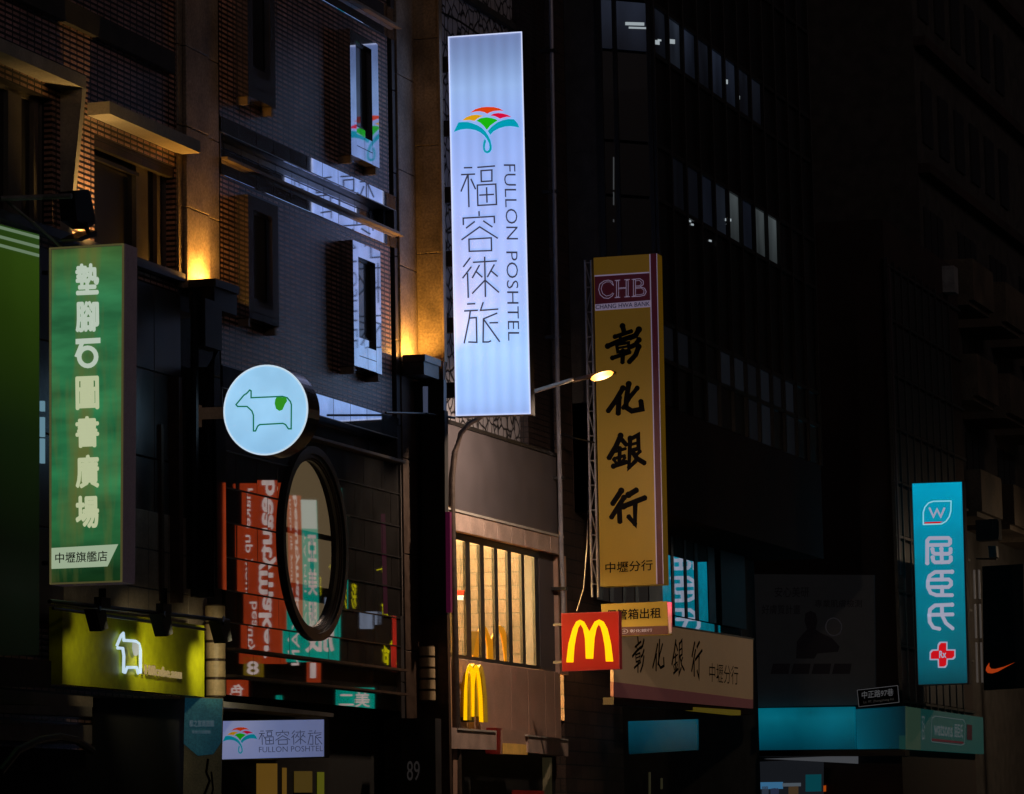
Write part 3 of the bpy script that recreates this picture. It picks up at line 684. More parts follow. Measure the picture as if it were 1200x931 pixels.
# --- blue banner
p = PX(50.5)
t = thing('banner', 'blue and khaki hanging banner below the beige column', 'banner', p(236, 931))
MB().prism([p(217, 817), p(261, 818), p(256, 1040), p(212, 1040)], (.03, 0, 0)).build('cloth', mat('banner_khaki', (.14, .12, .08), .8, var=.5, vscale=2, emit=S(26, 24, 17), es=.5), t)
q = PX(50.49)
shape('blue_field', [(217, 818), (261, 819), (259.5, 870), (250, 884), (232, 886), (215.5, 872)], None, q, mat('banner_blue', (.03, .14, .20), .7, var=.6, vscale=2.5, emit=S(10, 38, 50), es=.8), t, off=0, th=.006)
text('lettering', '都之旅商旅館', PX(50.48), (222, 852), (251, 852), (222, 844), emat('faint_white', S(62, 76, 84), 1.), t, bold=.01)
text('lettering', '尊榮住宿體驗', PX(50.48), (225, 860), (247, 860), (225, 856), 'faint_white', t)
strokes('ink_figure', [([(244, 890), (242, 905), (246, 915), (240, 931), (236, 960)], False, 2.5), ([(248, 905), (250, 925), (245, 945)], False, 2)], lambda v: v, PX(50.48), 2, 'ink', t)

# --- Fullon tall sign
XF = 61.62; p = PX(XF)
signmat('fullon_face', [(0, S(138, 165, 220)), (.04, S(150, 183, 240)), (.16, S(162, 200, 252)), (.3, S(152, 182, 242)), (.5, S(148, 174, 238)), (.75, S(130, 160, 222)), (.86, S(134, 166, 216)), (.94, S(106, 132, 178)), (1, S(92, 112, 158))], 2, p(575, 487).z, p(570, 40).z, stripes=(1, 29.5, 1.2, .055), base=(.5, .5, .5), noise_amt=.06, es=1.14)
emat('ink_lit', S(62, 64, 84), .8, base=(.02, .02, .03))
t = thing('projecting_sign', 'tall glowing white hotel sign with umbrella logo and four thin characters', 'sign', p(535, 487))
MB().prism([PX(XF + .01)(524.6, 43), PX(XF + .01)(612, 36.7), PX(XF + .01)(622.5, 486), PX(XF + .01)(534, 489)], (.22, 0, 0)).build('case', 'alu_dark', t)
MB().prism([p(526, 44.2), p(611, 38.2), p(621.2, 484.8), p(534.9, 487.2)], (.008, 0, 0)).build('face', 'fullon_face', t)
pk = PX(XF + .236); MB().prism([pk(526, 44.2), pk(611, 38.2), pk(621.2, 484.8), pk(534.9, 487.2)], (.006, 0, 0)).build('back_face', 'fullon_face', t)
pe = PX(XF - .004); fr = MB(); cs = [(525.8, 43.8), (611.2, 37.8), (621.4, 485), (534.7, 487.4)]
fr.ribbon([pe(*c) for c in cs], .016, Vector((-1, 0, 0)), .012, True); fr.build('edge_frame', emat('edge_white', S(205, 215, 250), 1.), t)
pt = PX(XF - .002)
cr = crop(530, 185, 8.1)
CH = {}
CH['福'] = [([(115, 97), (188, 95)], 0), ([(88, 162), (215, 157)], 0), ([(148, 165), (85, 320)], 0), ([(152, 165), (160, 468)], 0), ([(180, 205), (222, 298)], 0), ([(243, 93), (405, 80)], 0), ([(275, 125), (378, 118), (378, 222), (278, 228)], 1), ([(240, 262), (415, 252), (422, 445), (245, 455)], 1), ([(328, 285), (332, 425)], 0), ([(262, 357), (395, 350)], 0)]
CH['容'] = [([(255, 512), (257, 552)], 0), ([(107, 638), (105, 575), (400, 558), (402, 620)], 0), ([(213, 608), (135, 668)], 0), ([(298, 602), (380, 658)], 0), ([(92, 780), (262, 658), (432, 765)], 0), ([(160, 775), (372, 762), (375, 883), (163, 890)], 1)]
cr3 = crop(530, 290, 7.756)
CH['徠'] = [([(163, 98), (103, 178)], 0), ([(173, 180), (97, 280)], 0), ([(140, 240), (147, 458)], 0), ([(192, 138), (403, 125)], 0), ([(296, 90), (303, 450)], 0), ([(248, 165), (185, 278)], 0), ([(222, 225), (273, 272)], 0), ([(383, 160), (322, 270)], 0), ([(358, 218), (413, 265)], 0), ([(300, 300), (185, 420)], 0), ([(300, 300), (425, 410)], 0)]
CH['旅'] = [([(138, 517), (207, 514)], 0), ([(112, 580), (232, 574)], 0), ([(165, 580), (155, 650), (110, 872)], 0), ([(155, 645), (220, 640), (225, 865), (150, 862)], 0), ([(282, 503), (258, 575), (417, 563)], 0), ([(408, 600), (285, 652)], 0), ([(285, 652), (282, 862), (330, 862), (353, 852)], 0), ([(290, 660), (432, 858)], 0), ([(343, 688), (415, 686)], 0)]
for k, c_ in (('福', cr), ('容', cr), ('徠', cr3), ('旅', cr3)): strokes('character', CH[k], c_, pt, 1.75, 'ink_lit', t, th=.004)
text('lettering', 'FULLON', pt, (590.3, 192.8), (593.7, 281), (604, 192.8), 'ink_lit', t, bold=-.008)
text('lettering', 'POSHTEL', pt, (593.2, 295), (595.5, 399.5), (606.6, 295), 'ink_lit', t, bold=-.008)
LOGO = [('logo_red', S(215, 62, 10), [(245, 208), (300, 170), (370, 150), (430, 145), (500, 148), (560, 162), (610, 188), (560, 185), (500, 190), (460, 203), (428, 220), (400, 203), (350, 192), (300, 195)]),
 ('logo_yellow', S(212, 155, 15), [(158, 292), (200, 258), (260, 236), (310, 230), (385, 242), (350, 255), (320, 272), (290, 298), (240, 288)]),
 ('logo_crimson', S(205, 10, 60), [(465, 238), (500, 220), (550, 212), (600, 218), (650, 232), (692, 254), (640, 253), (590, 265), (570, 274), (540, 258), (510, 245)]),
 ('logo_green', S(25, 175, 15), [(312, 298), (350, 272), (400, 262), (430, 260), (480, 268), (520, 280), (542, 292), (500, 320), (460, 350), (425, 395), (390, 350), (350, 315)]),
 ('logo_teal', S(0, 150, 175), [(65, 418), (115, 315), (160, 310), (210, 310), (260, 322), (320, 345), (370, 375), (410, 415), (440, 460), (465, 510), (478, 570), (478, 610), (460, 640), (430, 652), (400, 640), (385, 610), (382, 570), (388, 530), (400, 495), (418, 515), (408, 550), (403, 590), (412, 620), (430, 628), (448, 615), (455, 585), (448, 540), (425, 495), (395, 455), (350, 420), (300, 398), (250, 388), (200, 385), (140, 392)]),
 ('logo_teal', S(0, 150, 175), [(437, 408), (480, 360), (540, 315), (600, 290), (660, 278), (720, 280), (760, 325), (780, 372), (740, 362), (680, 355), (620, 360), (560, 378), (500, 410), (462, 450)])]
crl = crop(525, 110, 9.31)
for nm, col, pts in LOGO:
    if nm not in MATS: emat(nm, col, 1.)
    shape(nm, pts, crl, pt, nm, t, off=.004, th=.004)
for py in (76, 151, 229, 304, 382, 458):
    q = PX(XF + .12); MB().prism([q(512, py - 9), q(533, py - 10), q(533, py + 8), q(512, py + 9)], (.1, 0, 0)).build('bracket', 'brown_metal', t)

# --- Fullon horizontal sign over the entrance
Xh = 51.6; p = PX(Xh)
t = thing('shop_sign', 'small white hotel sign with umbrella logo over the amber lit entrance', 'sign', p(318, 890))
MB().prism([p(258.3, 844), p(380, 842), p(380, 888), p(255.5, 891.5)], (.2, 0, 0)).build('case', 'alu_dark', t)
q = PX(Xh - .004)
MB().prism([q(259.3, 845.3), q(379.6, 843.4), q(379.6, 886.8), q(257, 890.3)], (.003, 0, 0)).build('face', signmat('fullon_small', [(0, S(84, 92, 128)), (.5, S(92, 102, 140)), (1, S(98, 106, 146))], 1, p(379, 860).y, p(258, 860).y, nscale=(1, 1, 1)), t)
qt = PX(Xh - .008)
def remapbox(src, dst):
    (a0, b0, a1, b1), (c0, d0, c1, d1) = src, dst
    return lambda v: (c0 + (v[0] - a0) / (a1 - a0) * (c1 - c0), d0 + (v[1] - b0) / (b1 - b0) * (d1 - d0))
rl = remapbox((532, 125.5, 609, 180), (261.2, 852.5, 301.5, 883.5))
for nm, col, pts in LOGO:
    k = 'small_' + nm
    if k not in MATS: emat(k, tuple(c * .45 for c in col[:3]) + (1,), 1.)
    shape(k.replace('small_', ''), [rl(crl(v)) for v in pts], None, qt, k, t, off=0, th=.002)
emat('ink_dim', S(44, 48, 66), 1.)
for i, (k, c_, bb) in enumerate((('福', cr, (540, 194, 583, 243)), ('容', cr, (540, 248, 584, 296)), ('徠', cr3, (541.5, 301, 586, 350)), ('旅', cr3, (543, 354, 587, 403)))):
    strokes('character', CH[k], c_, qt, .9, 'ink_dim', t, th=.002, off=0, remap=remapbox(bb, (303.5 + i * 19, 856, 321 + i * 19, 873)))
text('lettering', 'FULLON POSHTEL', qt, (303.5, 882), (378.5, 880.5), (303.5, 875.5), 'ink_dim', t, bold=-.005, off=0)

# --- round cow sign
Xc = 50.6; p = PX(Xc); c0 = p(311.3, 480.7); ry = (p(261.5, 480).y - p(361.5, 480).y) / 2; rz = (p(311, 427).z - p(311, 534).z) / 2
t = thing('round_sign', 'glowing round pale blue sign with green cow outline', 'sign', c0)
def disc(x0, x1, r, n=64):
    m = MB(); pts = [Vector((x0, c0.y + r * ry * math.cos(2 * math.pi * i / n), c0.z + r * rz * math.sin(2 * math.pi * i / n))) for i in range(n)]
    return m.prism(pts, (x1 - x0, 0, 0))
disc(Xc, Xc + .46, 1.0).build('case', mat('rim_metal', (.30, .22, .17), .22, .85, var=.2, vscale=4, bump=0), t, smooth=False)
disc(Xc - .006, Xc, .965).build('face', signmat('cow_face', [(0, S(135, 185, 222)), (.5, S(150, 200, 235)), (1, S(140, 190, 225))], 2, c0.z - rz, c0.z + rz, nscale=(1, 2, 2), base=(.5, .6, .7), noise_amt=.1, es=1.08), t)
m = MB(); m.tube([Vector((Xc - .004, c0.y + .975 * ry * math.cos(a), c0.z + .975 * rz * math.sin(a))) for a in [2 * math.pi * i / 64 for i in range(64)]], .012, 6, True); m.build('rim_light', emat('rim_white', S(195, 215, 230), 1.), t)
crc = crop(260, 425, 8.095); emat('cow_green', S(22, 110, 82), .9); emat('cow_patch_green', S(50, 145, 35), .9)
strokes('cow_outline', [([(278, 335), (575, 322), (620, 335), (650, 370), (660, 400), (658, 630), (632, 630), (605, 590), (580, 578), (360, 590), (340, 605), (320, 650), (300, 650), (300, 500), (285, 460), (240, 418), (150, 418), (135, 400), (210, 310), (235, 295), (265, 262), (278, 270)], 1)], crc, PX(Xc - .008), 1.7, 'cow_green', t, off=0, th=.005)
shape('cow_patch', [(520, 330), (610, 330), (620, 365), (600, 395), (575, 450), (545, 460), (515, 440), (502, 390), (508, 350)], crc, PX(Xc - .008), 'cow_patch_green', t, off=0, th=.006)
q = PX(Xc + .14)
MB().prism([q(232, 478), q(264, 477), q(264, 490), q(232, 491)], (.1, 0, 0)).prism([q(224, 475), q(233, 474.5), q(233, 500), q(224, 500)], (.12, 0, 0)).build('arm', mat('arm_beige', (.32, .24, .17), .6, emit=S(60, 45, 34), es=.25), t)

# --- downpipe and junction boxes below the left pilaster
t = thing('downpipe', 'black downpipe kinked under the left uplight beside the round sign', 'pipe', PY(19.6)(256, 690))
q = PY(19.62)
MB().tube([q(254, 372), q(254, 408), q(247, 430), q(247, 470), q(247, 700)], .05, 8).tube([q(228, 345), q(228, 700)], .06).build('pipe', mat('gloss_black', (.015, .015, .018), .2, .2, bump=0), t)
MB().box(*(lambda a, b: (a.x, b.x, 19.5, 19.7, b.z, a.z))(q(231, 350), q(251, 412))).build('junction_box', 'black_metal', t)

# --- uplights
def uplight(a, b, Y, lx, ly, label, power, col, aim):
    q = PY(W - .08); t = thing('wall_uplight', label, 'lamp', q(*b), group='uplights on the granite piers')
    p0, p1 = q(*a), q(*b)
    MB().box(p0.x, p1.x, Y, W - .1, p1.z, p0.z).build('housing', 'black_metal', t)
    rm_ = MB().box(p0.x - .03, p1.x + .03, Y - .03, Y - .002, p0.z - .08, p0.z + .03); rm_.box(p0.x - .03, p0.x - .002, Y, W - .1, p0.z - .08, p0.z + .03); rm_.box(p1.x + .002, p1.x + .03, Y, W - .1, p0.z - .08, p0.z + .03); rm_.build('rim', 'alu_dark', t)
    l = bpy.data.lights.new('up_light', 'AREA'); l.energy = power; l.color = col; l.shape = 'RECTANGLE'; l.size = .62; l.size_y = .10
    o = bpy.data.objects.new('up_light', l); link(o, t); P = Vector(((p0.x + p1.x) / 2, Y + ly, p0.z + .07)); P.x = q((a[0] + b[0]) / 2, a[1]).x + lx; o.location = P - t.location
    o.rotation_euler = (math.pi - math.atan2(aim[1], aim[2]), 0, 0); return t
uplight((220, 331), (247, 372), 19.52, 0, .22, 'black uplight fixture washing the left granite pier gold', 40, (1, .44, .065), (0, .35, 1))
t = uplight((471, 419), (489, 446), 19.55, -.12, .2, 'black uplight fixture washing the granite pier beside the hotel sign', 36, (1, .44, .065), (0, .3, 1))

# --- dark unlit vertical sign and its magenta edge
Xd = 61.2; p = PX(Xd)
t = thing('projecting_sign', 'tall unlit black sign case with magenta edge under the right uplight', 'sign', p(508, 722))
MB().prism([p(494, 482), p(521, 481), p(522, 720), p(495, 721)], (.18, 0, 0)).build('case', 'void', t)
MB().prism([PX(Xd + .01)(522, 600), PX(Xd + .01)(527, 600), PX(Xd + .01)(528, 718), PX(Xd + .01)(523, 718)], (.1, 0, 0)).build('edge_film', mat('magenta', (.10, .01, .05), .4, emit=S(60, 10, 36), es=.6), t)
MB().prism([p(475, 448), p(520, 445), p(520, 481), p(475, 484)], (.15, 0, 0)).build('mount_box', 'black_metal', t)
MB().prism([PX(Xd - .02)(495.5, 453), PX(Xd - .02)(501, 453), PX(Xd - .02)(501, 485), PX(Xd - .02)(496, 485)], (.02, 0, 0)).build('sign_reflection', mat('reflection_pale', (.5, .52, .6), .25, .6, emit=S(90, 100, 130), es=.35), t)  # reflection of the lit hotel sign, painted as a pale glowing strip
# utility cable across
tag(MB().tube([PY(19.5)(452, 484), PX(61)(500, 485), PX(61.5)(533, 490)], .02, 6).build('cable', 'black_metal'), 'thin black cable crossing the granite pier at the unlit black sign', 'cable')
# number plate pillar "89"
p = PX(60.0)
t = thing('number_pillar', 'dark pillar marked 89 between the hotel entrance and the restaurant', 'pillar', p(480, 1000))
MB().prism([p(470, 842), p(510, 842), p(512, 1100), p(470, 1100)], (.3, 0, 0)).build('shaft', 'granite_dark', t)
text('number', '89', PX(59.98), (477, 915), (492, 915), (477, 892), emat('faint_number', S(30, 27, 26), 1.), t)

# ================================================================== RESTAURANT (golden arches) BUILDING
RY = 20.0
b3 = thing('restaurant_building', 'narrow fast food building with brown panels, amber lit windows and pebble mosaic wall', 'building', (X_(590), RY, 0))
# upper mosaic wall
m, nt_, bb = newmat('mosaic'); L = nt_.links
v = pos(nt_, (1, 1, 1)); nz = nt_.nodes.new('ShaderNodeTexNoise'); nz.inputs['Scale'].default_value = 3; L.new(v, nz.inputs['Vector'])
mxv = nt_.nodes.new('ShaderNodeMix'); mxv.data_type = 'VECTOR'; mxv.inputs['Factor'].default_value = .12; L.new(v, mxv.inputs['A']); L.new(nz.outputs['Color'], mxv.inputs['B'])
vo = nt_.nodes.new('ShaderNodeTexVoronoi'); vo.feature = 'DISTANCE_TO_EDGE'; vo.inputs['Scale'].default_value = 4.6; L.new(mxv.outputs['Result'], vo.inputs['Vector'])
vc = nt_.nodes.new('ShaderNodeTexVoronoi'); vc.inputs['Scale'].default_value = 4.6; L.new(mxv.outputs['Result'], vc.inputs['Vector'])
mr = nt_.nodes.new('ShaderNodeMapRange'); mr.inputs[1].default_value = .02; mr.inputs[2].default_value = .10; L.new(vo.outputs['Distance'], mr.inputs[0])
mx = nt_.nodes.new('ShaderNodeMix'); mx.data_type = 'RGBA'; mx.inputs['A'].default_value = (.012, .012, .014, 1); mx.inputs['B'].default_value = (.5, .48, .52, 1); L.new(mr.outputs[0], mx.inputs['Factor'])
L.new(mx.outputs['Result'], bb.inputs['Base Color']); bp = nt_.nodes.new('ShaderNodeBump'); bp.inputs['Distance'].default_value = .03; L.new(mr.outputs[0], bp.inputs['Height']); L.new(bp.outputs[0], bb.inputs['Normal']); bb.inputs['Roughness'].default_value = .6
ym = 20.35; q = PY(ym)
MB().box(q(497, 400).x, q(619, 400).x, ym, ym + .3, q(560, 540).z - 1, 24).build('mosaic_wall', 'mosaic', b3)
MB().box(q(497, 400).x, q(619, 400).x, ym - .1, ym - .002, q(560, 12).z, q(560, 12).z + .12).build('string_course', 'dark_concrete', b3)
# brown end column
q = PY(20.2)
MB().box(q(617, 400).x, q(650, 400).x, 20.2, 20.6, q(640, 560).z - .5, 24).build('side_column', 'dark_tile', b3)
# grey parapet board
q = PY(19.9); xl, xr = q(512, 560).x, q(656, 600).x
zt, zb = q(574.6, 512).z, q(594.5, 612).z
MB().box(xl, xr, 19.9, 20.34, zb, zt).build('parapet', 'mcd_grey', b3)
MB().box(xl, xr + .03, 19.86, 19.97, zt + .001, zt + .06).build('coping', 'alu_dark', b3)
# trim band: separate panels
q = PY(19.84); zt2_, zb2_ = q(594.5, 613.5).z, q(597, 637).z; xr2 = q(660, 640).x
n = 9; cwd = (xr2 - xl) / n
me = bevelbox('trim_panel', cwd - .012, .1, zt2_ - zb2_ - .01, 'mcd_trim', .008)
for i in range(n): piece('trim_panel', me, b3, (xl + cwd * (i + .5), 19.89 + random.uniform(0, .006), (zt2_ + zb2_) / 2))
MB().box(xl, xr2, 19.82, 19.84, zt2_ - .02, zt2_ + .02).build('trim_rail', 'stone_trim', b3)
MB().box(xl, xr2 - .02, 19.9, 20.1, zb2_ + .01, zb2_ + .03).build('soffit', 'mcd_trim', b3)
# windows
zwt, zwb = F(580, 643).z, F(582, 774).z
wins = [(516, 528.5), (533.5, 545.5), (551, 562.6), (567.3, 579.2), (583.3, 595), (599.3, 611), (614.5, 626.3)]
zlow = F(582, 774).z
XM = lambda a: X_(a, py=705)
black = MB().box(xl, XM(631), 19.97, 20.0, zwt, zb2_ + .01).box(xl, XM(631), 19.97, 20.03, zwb - .07, zwb)
XM = lambda a: X_(a, py=705)
prev = xl
for a, b_ in wins:
    black.box(prev, XM(a), 19.99, 20.035, zwb, zwt); prev = XM(b_)
black.box(prev, XM(631), 19.99, 20.035, zwb, zwt)
fr = black.build('window_frame', 'alu_dark', b3)
for a, b_ in wins: MB().box(XM(a), XM(b_), 20.02, 20.03, zwb, zwt).build('pane', 'clear_glass', fr)
MB().box(XM(631), XM(648), 19.98, 20.3, F(640, 790).z, zb2_ + .02).build('end_pier', 'mcd_grey', b3)
MB().box(XM(648), XM(658), 19.9, 20.1, F(650, 790).z, zb2_ + .02).build('end_trim', 'mcd_panel', b3)
# interior room
x0, x1 = xl, X_(646); zf, zc = zwb - .9, zwt + .6
rm = MB(); rm.poly([(x0, 24, zf), (x1, 24, zf), (x1, 24, zc), (x0, 24, zc)]); rm.poly([(x1 + 2, 20.1, zf), (x1 + 2, 24, zf), (x1 + 2, 24, zc), (x1 + 2, 20.1, zc)]); rm.poly([(x0, 20.1, zf), (x0, 24, zf), (x0, 24, zc), (x0, 20.1, zc)])
rm.poly([(x0, 20.1, zc), (x1 + 2, 20.1, zc), (x1 + 2, 24, zc), (x0, 24, zc)]); rm.build('room_wall', 'room_wall', b3, recalc=False)
MB().poly([(x0, 20.1, zf), (x1 + 2, 20.1, zf), (x1 + 2, 24, zf), (x0, 24, zf)]).build('room_floor', 'room_floor', b3, recalc=False)
for i in range(5):
    MB().box(x0 + .5 + i * 1.8, x0 + 1.8 + i * 1.8, 20.7, 22.6, zc - .05, zc - .02).build('ceiling_light', emat('ceiling_light', (1, .64, .22, 1), 105.) if 'ceiling_light' not in MATS else MATS['ceiling_light'], b3)
jl = MB(); XW = x1 + 2
for k in range(1, 6): jl.box(XW - .01, XW - .002, 20.1, 24, zf + k * .45, zf + k * .45 + .02)
jl.build('wall_joint', mat('joint', (.6, .43, .24), .8), b3)
for a, b_, c, d in ((554, 561, 695, 707), (569, 577, 694, 712), (608, 611, 700, 712)):
    q = PX(XW - .15); gr = MB().prism([q(a, c), q(b_, c), q(b_, d), q(a, d)], (.1, 0, 0)).build('vent_box', mat('vent_grey', (.3, .26, .22), .6) if 'vent_grey' not in MATS else MATS['vent_grey'], b3)
    for k in range(4): MB().prism([PX(XW - .17)(a + .5, c + 1.5 + k * (d - c - 2) / 4), PX(XW - .17)(b_ - .5, c + 1.5 + k * (d - c - 2) / 4), PX(XW - .17)(b_ - .5, c + 2.8 + k * (d - c - 2) / 4), PX(XW - .17)(a + .5, c + 2.8 + k * (d - c - 2) / 4)], (.02, 0, 0)).build('louvre', 'alu_dark', gr)
q = PX(63.9)
MB().prism([q(533, 692), q(544, 692), q(543, 698), q(534, 698)], (.15, 0, 0)).build('pendant_shade', 'red_vinyl', b3)
MB().prism([q(534, 698), q(543, 698), q(542, 703), q(535, 703)], (.12, 0, 0)).build('pendant_globe', emat('globe', (1, .8, .5, 1), 2.), b3)
for (a, b_, c, d, cc) in ((521, 527, 735, 752, S(190, 110, 30)), (520, 528, 756, 767, S(210, 150, 50)), (552, 562, 740, 768, S(215, 140, 40))):
    q = PY(20.12); MB().prism([q(a, c), q(b_, c), q(b_, d), q(a, d)], (0, .01, 0)).build('window_poster', emat('poster_%d' % a, cc, .7), b3)
arch = [(632, 858), (640, 790), (655, 735), (668, 710), (682, 703), (697, 710), (716, 745), (735, 710), (752, 702), (768, 710), (782, 735), (795, 790), (803, 855), (776, 855), (772, 800), (765, 760), (757, 730), (750, 720), (742, 735), (735, 770), (730, 845), (703, 845), (700, 770), (693, 735), (684, 720), (676, 732), (668, 765), (662, 800), (658, 858)]
crm = crop(460, 500, 3.1033)
rmw = remapbox((crm((632, 858))[0], crm((0, 702))[1], crm((803, 0))[0], crm((0, 858))[1]), (551, 733, 599, 792))
emat('arch_amber', S(235, 140, 10), 1.); emat('arch_yellow', S(255, 190, 0), 1.)
shape('window_arches', [rmw(crm(v)) for v in arch], None, PY(20.14), 'arch_amber', b3, off=0, th=.02)
# panel wall under the windows
q = PY(19.93); zp1, zp0 = q(582, 778).z, q(601, 861).z
cuts = [xl] + [q(a, 800).x for a in (548, 562.5, 579, 599, 619, 639, 650, 657)]
for i in range(len(cuts) - 1):
    me = bevelbox('wall_panel', cuts[i + 1] - cuts[i] - .014, .08, zp1 - zp0, 'mcd_panel', .006); piece('wall_panel', me, b3, ((cuts[i] + cuts[i + 1]) / 2, 19.97 + random.uniform(-.004, .004), (zp1 + zp0) / 2))
MB().box(xl, cuts[-1], 20.0, 20.05, zp0, zp1).build('backing', 'void', b3)
# fascia pieces
for cs, mm, Y in (([(517, 852), (582, 856.5), (582, 879), (517, 877)], 'mcd_trim', 19.7), ([(582.3, 853), (589, 854), (589, 884), (582.3, 884)], 'mcd_red', 19.74), ([(589.3, 855), (618.5, 857), (618.5, 885), (589.3, 884)], 'mcd_panel', 19.7), ([(619, 861.5), (666, 867), (666, 886.5), (619, 882)], 'mcd_trim', 19.66)):
    slab(PY(Y), cs, .2).build('fascia', mm, b3)
slab(PY(19.69), [(589.5, 871), (618.5, 873), (618.5, 884.8), (589.5, 883.5)], .008).build('lit_fascia', mat('fascia_yellow', (.55, .36, .1), .6, emit=S(120, 80, 28), es=.5), b3)
slab(PY(19.64), [(619, 861), (666, 866.5), (666, 868.2), (619, 863)], .06).build('fascia_cap', 'stone_trim', b3)
slab(PY(19.68), [(537, 853.5), (582, 857), (582, 858.8), (537, 855.5)], .06).build('fascia_cap', 'stone_trim', b3)
slab(PX(62.4), [(511, 877), (531, 877), (531, 1100), (511, 1100)], .3).build('pillar', 'mcd_panel', b3)
slab(PY(20.3), [(541, 880), (664, 884), (664, 1100), (541, 1100)], .1).build('shop_back', 'void', b3)
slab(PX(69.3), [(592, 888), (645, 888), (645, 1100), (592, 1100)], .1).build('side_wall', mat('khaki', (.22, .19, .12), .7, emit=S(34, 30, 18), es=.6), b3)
slab(PX(64.3), [(524, 919), (529, 919), (529, 1000), (524, 1000)], .05).build('lit_panel', emat('lit_blue', S(75, 90, 110), 1.), b3)
slab(PX(65), [(600, 926), (636, 927), (636, 1000), (600, 1000)], .1).build('red_sign', 'mcd_red', b3)
for k in range(6):
    q = PX(62.0)
    MB().prism([q(514 + k * .5, 745 + k * 22), q(518 + k * .5, 745 + k * 22), q(518.4 + k * .5, 765 + k * 22), q(514.4 + k * .5, 765 + k * 22)], (.08, 0, 0)).build('corner_tile', 'mcd_panel', b3)
# core mass behind (closes the building)
MB().box(xl, X_(658), 24.2, 30, 0, 24).build('core', 'void', b3)
# wall light inside the window head glow
# arches on the facade
cr2 = crop(450, 740, 4.0)
a2 = [(372, 417), (375, 280), (382, 200), (390, 165), (400, 152), (410, 165), (418, 185), (424, 165), (432, 157), (440, 170), (450, 220), (458, 300), (463, 427), (446, 425), (444, 330), (438, 250), (432, 190), (428, 200), (422, 260), (421, 400), (410, 400), (409, 260), (404, 200), (398, 175), (392, 200), (388, 260), (387, 417)]
t = thing('arch_letter', 'tall yellow arches letter mounted on the brown restaurant panels', 'sign', PY(19.8)(553, 847))
shape('letter_body', a2, cr2, PY(19.86), mat('arch_side', (.5, .34, .02), .5, emit=S(120, 90, 5), es=.3), t, off=0, th=.09)
shape('letter_face', a2, cr2, PY(19.76), 'arch_yellow', t, off=0, th=.01)
MB().prism([PY(19.8)(548, 840.5), PY(19.8)(556, 841), PY(19.8)(556, 846.5), PY(19.8)(548, 846)], (0, .12, 0)).build('foot', 'black_metal', t)
# arches box sign (projecting)
Xm = 66.0; p = PX(Xm)
t = thing('box_sign', 'square red box sign with glowing yellow arches', 'sign', p(658, 786))
MB().prism([p(657.6, 719), p(725, 716.6), p(726, 784.2), p(658.8, 787)], (.18, 0, 0)).build('case', mat('red_side', (.3, .02, .02), .5, emit=S(70, 10, 14), es=.5), t)
MB().prism([PX(Xm - .004)(658.6, 720), PX(Xm - .004)(724, 717.8), PX(Xm - .004)(725, 783.3), PX(Xm - .004)(659.6, 785.8)], (.003, 0, 0)).build('face', signmat('red_face', [(0, S(128, 18, 8)), (.5, S(158, 22, 10)), (1, S(138, 20, 8))], 2, p(690, 785).z, p(690, 718).z, nscale=(2, 2, 2), base=(.08, .005, .004)), t)
shape('arches', arch, crm, PX(Xm - .008), 'arch_yellow', t, off=0, th=.008)
for py in (731, 775): MB().prism([PX(Xm + .05)(648, py), PX(Xm + .05)(658, py - .5), PX(Xm + .05)(658, py + 2.5), PX(Xm + .05)(648, py + 3)], (.05, 0, 0)).build('arm', 'alu', t)

# white downpipe
q = PY(19.78)
t = thing('drainpipe', 'pale grey vertical drainpipe right of the restaurant parapet', 'pipe', q(660, 760))
MB().tube([q(645.5, 0), q(650, 250), q(654, 470), q(658, 650), q(660, 700), q(661, 760)], .042, 10).tube([q(641, -250), q(645.5, 0)], .042, 10).build('pipe', 'pipe_paint', t)
for py in (60, 225, 395, 560, 690): c = q(645.5 + (py) * .0205, py); MB().box(c.x - .07, c.x + .07, 19.71, 20.0, c.z - .03, c.z + .03).build('clamp', 'alu_dark', t)

# ================================================================== STREET LAMP
XS = 62.7; p = PX(XS)
base = p(535.5, 850); base.z = 0
t = thing('street_lamp', 'street lamp with curved dark pole and glowing amber head before the yellow bank sign', 'street lamp', base)
MB().tube([Vector((XS, p(539, 931).y, 0)), p(536.5, 931), p(533, 760), p(529.5, 600), p(529.5, 560), p(533, 530), p(540, 508), p(550, 497), p(575, 482), p(625, 459)], [.085, .075, .065, .06, .055, .05, .045, .04, .038, .034], 12).build('pole', mat('pole_paint', (.07, .05, .04), .5, .3, var=.3, vscale=9), t, smooth=True)
MB().tube([p(623, 460), p(668, 446), p(672, 445)], .035, 10).build('arm', 'beige_metal', t, smooth=True)
hp = [p(668, 447.5), p(676, 444), p(690, 440), p(706, 436), p(718, 435), p(721, 437), p(716, 441), p(704, 446), p(692, 449), p(676, 449)]
MB().prism([v + Vector((.02, 0, 0)) for v in (p(668, 447), p(676, 442.5), p(690, 438.5), p(706, 435), p(718, 434.5), p(720, 437))], (.16, 0, 0)).build('head_cover', 'brown_metal', t)
gm = MB(); cc = p(705.5, 440.7); ax = (p(719, 436.6) - p(692, 445)) / 2; rr = .10; rings = 10; k0 = len(gm.v)
for i in range(rings + 1):
    u = -1 + 2 * i / rings; r_ = rr * math.sqrt(max(0.0004, 1 - u * u)); c = cc + ax * u
    for jj in range(12): a = 2 * math.pi * jj / 12; gm.v.append(c + Vector((math.cos(a), 0, 0)) * r_ * 1.1 + Vector((0, .12, 1)).normalized() * math.sin(a) * r_ * .62)
for i in range(rings):
    for jj in range(12): gm.f.append([i * 12 + jj, i * 12 + (jj + 1) % 12, (i + 1) * 12 + (jj + 1) % 12, (i + 1) * 12 + jj])
